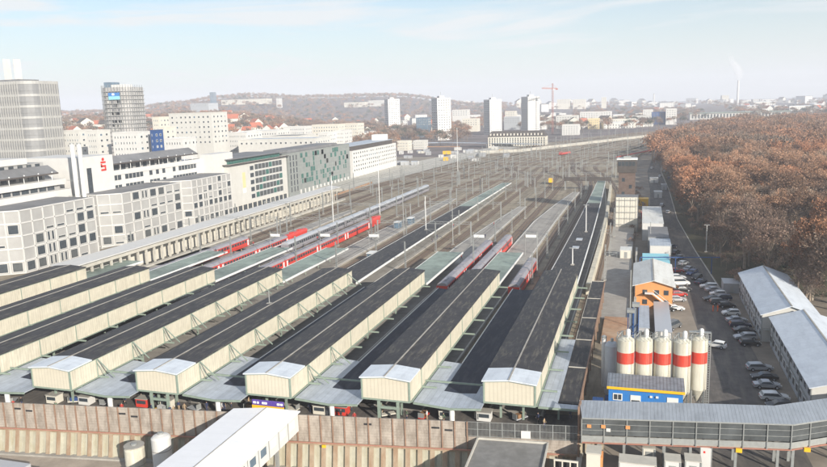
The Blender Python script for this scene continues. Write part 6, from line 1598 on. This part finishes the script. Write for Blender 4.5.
TP = [tree_proto(1, 18, 6.2, 'twig_rust', 'winter tree in the park still carrying rust-brown leaves', 'rust-brown park trees', leaf=.95),
      tree_proto(2, 17, 6.0, 'twig_rust', 'round winter park tree with thin rusty foliage', 'thin rusty park trees', leaf=.55, twn=6),
      tree_proto(3, 19, 6.6, 'twig_brown', 'tall bare park tree with fine brown twigs', 'bare brown park trees', leaf=.25, twn=8),
      tree_proto(4, 17, 6.4, 'twig_grey', 'wide bare park tree with dense grey twigs', 'bare grey park trees', leaf=.12, twn=9),
      tree_proto(5, 15, 5.8, 'twig_dark', 'dark leafless park tree with dense fine twigs', 'dark bare park trees', leaf=.1, twn=9, spread=1.15)]
near = []
random.seed(77)
def park_ok(x, y):
    xb_ = np.interp(y, [205, 260, 330, 430, 500, 600, 700, 900, 1050, 1250, 1500], [25, 21.5, 18, 16.5, 13, 5, 4, 42, 90, 145, 185])
    if x < xb_+2.5: return False
    if x > 10+.30*y+20: return False
    if y < 207 and x < 37.5: return False
    for cx, cy, rx, ry in GL:
        if ((x-cx)/rx)**2+((y-cy)/ry)**2 < 1: return False
    return True
g1 = at(775, 172, 0); g2 = at(800, 262, 0)
GL = [(g1[0]+6, g1[1]-8, 26, 20), (g2[0]+3, g2[1]+1, 9, 9)]
pts = []
y = 190.0
while y < 1250:
    st = 9.2 if y < 480 else (11.2 if y < 800 else 14)
    x = 10.0
    while x < .30*y+40:
        X_, Y_ = x+random.uniform(-.42, .42)*st, y+random.uniform(-.42, .42)*st
        if park_ok(X_, Y_) and random.random() > .07: pts.append((X_, Y_))
        x += st
    y += st*.95
pts.sort(key=lambda p: math.hypot(*p))
# crowns at the right of the frame beyond the view are skipped
def inview(x, y):
    v = Vector((x, y, -40)); dd = v.dot(fw); u = v.dot(rt2)/dd*F+PW/2; return u < PW+60
pts = [p for p in pts if inview(*p)]
print('park trees', len(pts))
used_t = [False]*5
def pick(x, y):
    r = random.random(); n_ = math.sin(x*.06+1)+math.sin(y*.035+x*.02)+random.uniform(-.7, .7)
    if y < 262 and x < 50: return 4 if r < .6 else 3
    if n_ > .5: return 0 if r < .55 else 1
    if n_ > -.4: return 1 if r < .4 else 2
    return 3 if r < .5 else (4 if r < .75 else 2)
NEARN = 290
for x, y in pts[:NEARN]:
    k = pick(x, y); o = TP[k] if not used_t[k] else copy_tree(TP[k]); used_t[k] = True
    s = random.choice([random.uniform(.7, 1.05), random.uniform(1., 1.45)]); o.location = (x, y, G); o.rotation_euler = (0, 0, random.uniform(0, 6.28)); o.scale = (s*random.uniform(.9, 1.1), s, min(s, 1.2)*random.uniform(.92, 1.1))
edge = sorted([o for o in bpy.data.objects if o.type == 'EMPTY' and o.name.startswith('bare_tree') and o.location.y < 330 and o.location.x < 27+(o.location.y < 230)*12], key=lambda o: o.location.y)[:16]
for k, o in enumerate(edge):
    o['label'] = f"{WORD[k]} tree at the wood edge, counting up the yard road from the container offices"
# special near trees
for px, py, sc in ((812, 300, 1.15), (826, 262, 1.1)):
    x, y = at(px, py, G); o = copy_tree(TP[1]); o.location = (x, y, G); o.scale = (sc*.9, sc*.9, sc*1.1); o['label'] = ['big pale-barked sycamore with rusty crown at the right edge', 'second pale-barked rusty tree near the right edge'][py < 290]; del o['group']
    o.name = 'pale_sycamore'
    for c in o.children:
        if c.name.startswith('trunk'): me = c.data.copy(); me.materials[0] = M['bark_pale']; c.data = me
# evergreen by the container office
x, y = at(783, 270, G)
t = thing('evergreen_bush', 'dark evergreen tree between the farther office and the sunlit lawn', 'tree', (x+2, y+3, G))
m = MB(); m.tube((0, 0, 0), (0, 0, 5), .2, .08, n=6); m.build('trunk', 'bark', t)
m = MB(); rr_ = random.Random(4)
for _ in range(1800):
    z = rr_.uniform(.4, 7.5); r = (1-z/8.4)*3.0*math.sqrt(rr_.random()); a = rr_.uniform(0, 6.28); p = Vector((r*math.cos(a), r*math.sin(a), z)); v1 = Vector((rr_.gauss(0, 1), rr_.gauss(0, 1), rr_.gauss(0, .5))).normalized()*.28; v2 = v1.cross(Vector((rr_.gauss(0, 1), rr_.gauss(0, 1), rr_.gauss(0, 1)))).normalized()*.2
    m.add([p-v1, p-v2, p+v1, p+v2], [(0, 1, 2, 3)])
m.build('crown', 'evergreen', t)
# far trees, one mass: lighter copies of the same kinds joined
def arrs(mb): 
    V = np.array(mb.v, dtype=np.float32); Fq = [f for f in mb.f]; return V, Fq
def lite(seed, ht, cr, leaf, keep, big):
    l, c = grow(seed, ht, cr, None, twn=3, lite=True, leaf=leaf)
    V = np.array(c.v, dtype=np.float32).reshape(-1, 4, 3); k = rng.permutation(len(V))[:keep]; V = V[k]; ctr = V.mean(1, keepdims=True); V = ctr+(V-ctr)*big
    # trunk and limbs as thin quads
    tr = []
    for a in range(3):
        an = a*math.pi/3; dx_, dy_ = math.cos(an)*.3, math.sin(an)*.3; tr.append([(-dx_, -dy_, 0), (dx_, dy_, 0), (dx_*.5, dy_*.5, ht*.6), (-dx_*.5, -dy_*.5, ht*.6)])
    return V, np.array(tr, dtype=np.float32)
def mass(name, label, cat, plist, protos, mats, zf, scr):
    VV = [[] for _ in mats]; TT = []
    for (x, y) in plist:
        k = zf(x, y)[1]; V, tr = protos[k]; s = random.uniform(*scr); a = random.uniform(0, 6.28); Rm = np.array([[math.cos(a), -math.sin(a), 0], [math.sin(a), math.cos(a), 0], [0, 0, 1]], dtype=np.float32)*s
        off = np.array([x, y, zf(x, y)[0]], dtype=np.float32); VV[k].append((V.reshape(-1, 3) @ Rm.T+off)); TT.append(tr.reshape(-1, 3) @ Rm.T+off)
    allv = []; mi = []
    for k, l in enumerate(VV):
        if l: a = np.concatenate(l); allv.append(a); mi.append(np.full(len(a)//4, k, dtype=np.int32))
    a = np.concatenate(TT); allv.append(a); mi.append(np.full(len(a)//4, len(mats), dtype=np.int32))
    V = np.concatenate(allv); mi = np.concatenate(mi); n_ = len(V)//4
    me = bpy.data.meshes.new(name); me.vertices.add(len(V)); me.vertices.foreach_set('co', V.ravel()); me.loops.add(len(V)); me.loops.foreach_set('vertex_index', np.arange(len(V), dtype=np.int32))
    me.polygons.add(n_); me.polygons.foreach_set('loop_start', np.arange(0, len(V), 4, dtype=np.int32)); me.polygons.foreach_set('loop_total', np.full(n_, 4, dtype=np.int32))
    for m_ in list(mats)+['bark']: me.materials.append(M[m_])
    me.polygons.foreach_set('material_index', mi); me.update(calc_edges=True); me.validate()
    return tag(bm_to_obj(name, me), label, cat, None, 'stuff')
LP = [lite(11, 18, 6.4, .95, 620, 1.5), lite(12, 17, 6.2, .6, 620, 1.5), lite(13, 19, 6.6, .3, 560, 1.6), lite(14, 17, 6.4, .15, 560, 1.6), lite(15, 16, 6.2, .15, 560, 1.6)]
KM = ['twig_rust', 'twig_rust', 'twig_brown', 'twig_grey', 'twig_dark']
mass('park_wood', 'far part of the park wood reaching to the rail curve as one rusty mass', 'wood', pts[NEARN:], LP, KM, lambda x, y: (G, int(pick(x, y+1))), (.75, 1.4))
# woods beyond: belts in the town and on the hills
LF = [(v[::3], t_) for v, t_ in LP]
LF = [(v.mean(1, keepdims=True)+(v-v.mean(1, keepdims=True))*1.5, t_) for v, t_ in LF]
random.seed(99); fp = []
def belt(n_, a0, a1, d0, d1):
    for _ in range(n_):
        a = random.uniform(a0, a1); d = math.sqrt(random.uniform(d0*d0, d1*d1)); x, y = d*math.sin(R(a)), d*math.cos(R(a))
        xr_ = np.interp(y, [b for _, b in bedR], [a_ for a_, _ in bedR]); xl_ = np.interp(y, [b for _, b in bedL], [a_ for a_, _ in bedL])
        if xl_-22 < x < xr_+12: continue
        fp.append((x, y))
belt(520, -36, -18, 1150, 1950); belt(500, -46, -20, 1150, 1700); belt(240, -46, -38, 700, 1200); belt(330, -25, -13, 900, 1400); belt(120, -26, -18.5, 780, 960); belt(160, -9, 3, 1180, 1600); belt(220, -16, -6, 1300, 1900); belt(170, -42, -19, 600, 1150)
belt(500, -5, 14, 1600, 2600)
LF.append(LF[3]); KM = KM+['evergreen_far']
def fz(x, y): return (gz(x, y)-1, [2, 3, 4, 3, 4, 1, 5][int(abs(x*7.3+y*3.1)) % 7])
mass('town_trees', 'bare trees filling the town and slopes beyond the railway', 'wood', fp, LF, KM, fz, (.8, 1.2))
random.seed(100); fp = []
belt(3200, -46, -10, 2100, 3900); belt(700, -16, 14, 2600, 4600)
LH = [(v[::4], t_) for v, t_ in LF]; LH = [(v.mean(1, keepdims=True)+(v-v.mean(1, keepdims=True))*2.0, t_) for v, t_ in LH]
mass('hill_forest', 'hazy forest covering the hill ridge on the horizon', 'forest', fp, LH, KM, fz, (.8, 1.2))
# bushes on the rail side strip
random.seed(8)
bp_ = [(random.uniform(-3.5, 1.5), random.uniform(255, 420)) for _ in range(26)]+[(float(np.interp(y_, [205, 260, 330, 430, 500], [24.5, 21, 17.7, 16.5, 14]))+random.uniform(0, 14), y_) for y_ in [random.uniform(206, 500) for _ in range(170)]]
mass('scrub', 'low brown scrub between the tracks and the container row', 'scrub', bp_, LF, KM, lambda x, y: (G, [2, 3, 4][int(abs(x*9+y)) % 3]), (.14, .30))

# ------------------------------------------------------------------ haze
hz_ = bpy.data.materials.new('haze'); hz_.use_nodes = True; n_ = hz_.node_tree; n_.nodes.clear(); o_ = n_.nodes.new('ShaderNodeOutputMaterial'); v_ = n_.nodes.new('ShaderNodeVolumePrincipled')
v_.inputs['Density'].default_value = HAZE_DENSITY; v_.inputs['Color'].default_value = (.88, .91, .99, 1); v_.inputs['Anisotropy'].default_value = 0; n_.links.new(v_.outputs[0], o_.inputs['Volume'])
M['haze_m'] = hz_
m = MB(); m.box(-7900, 7900, -1500, 7900, -12, 235); tag(m.build('haze', 'haze_m'), 'thin winter haze over the whole city', 'haze', None, 'stuff')
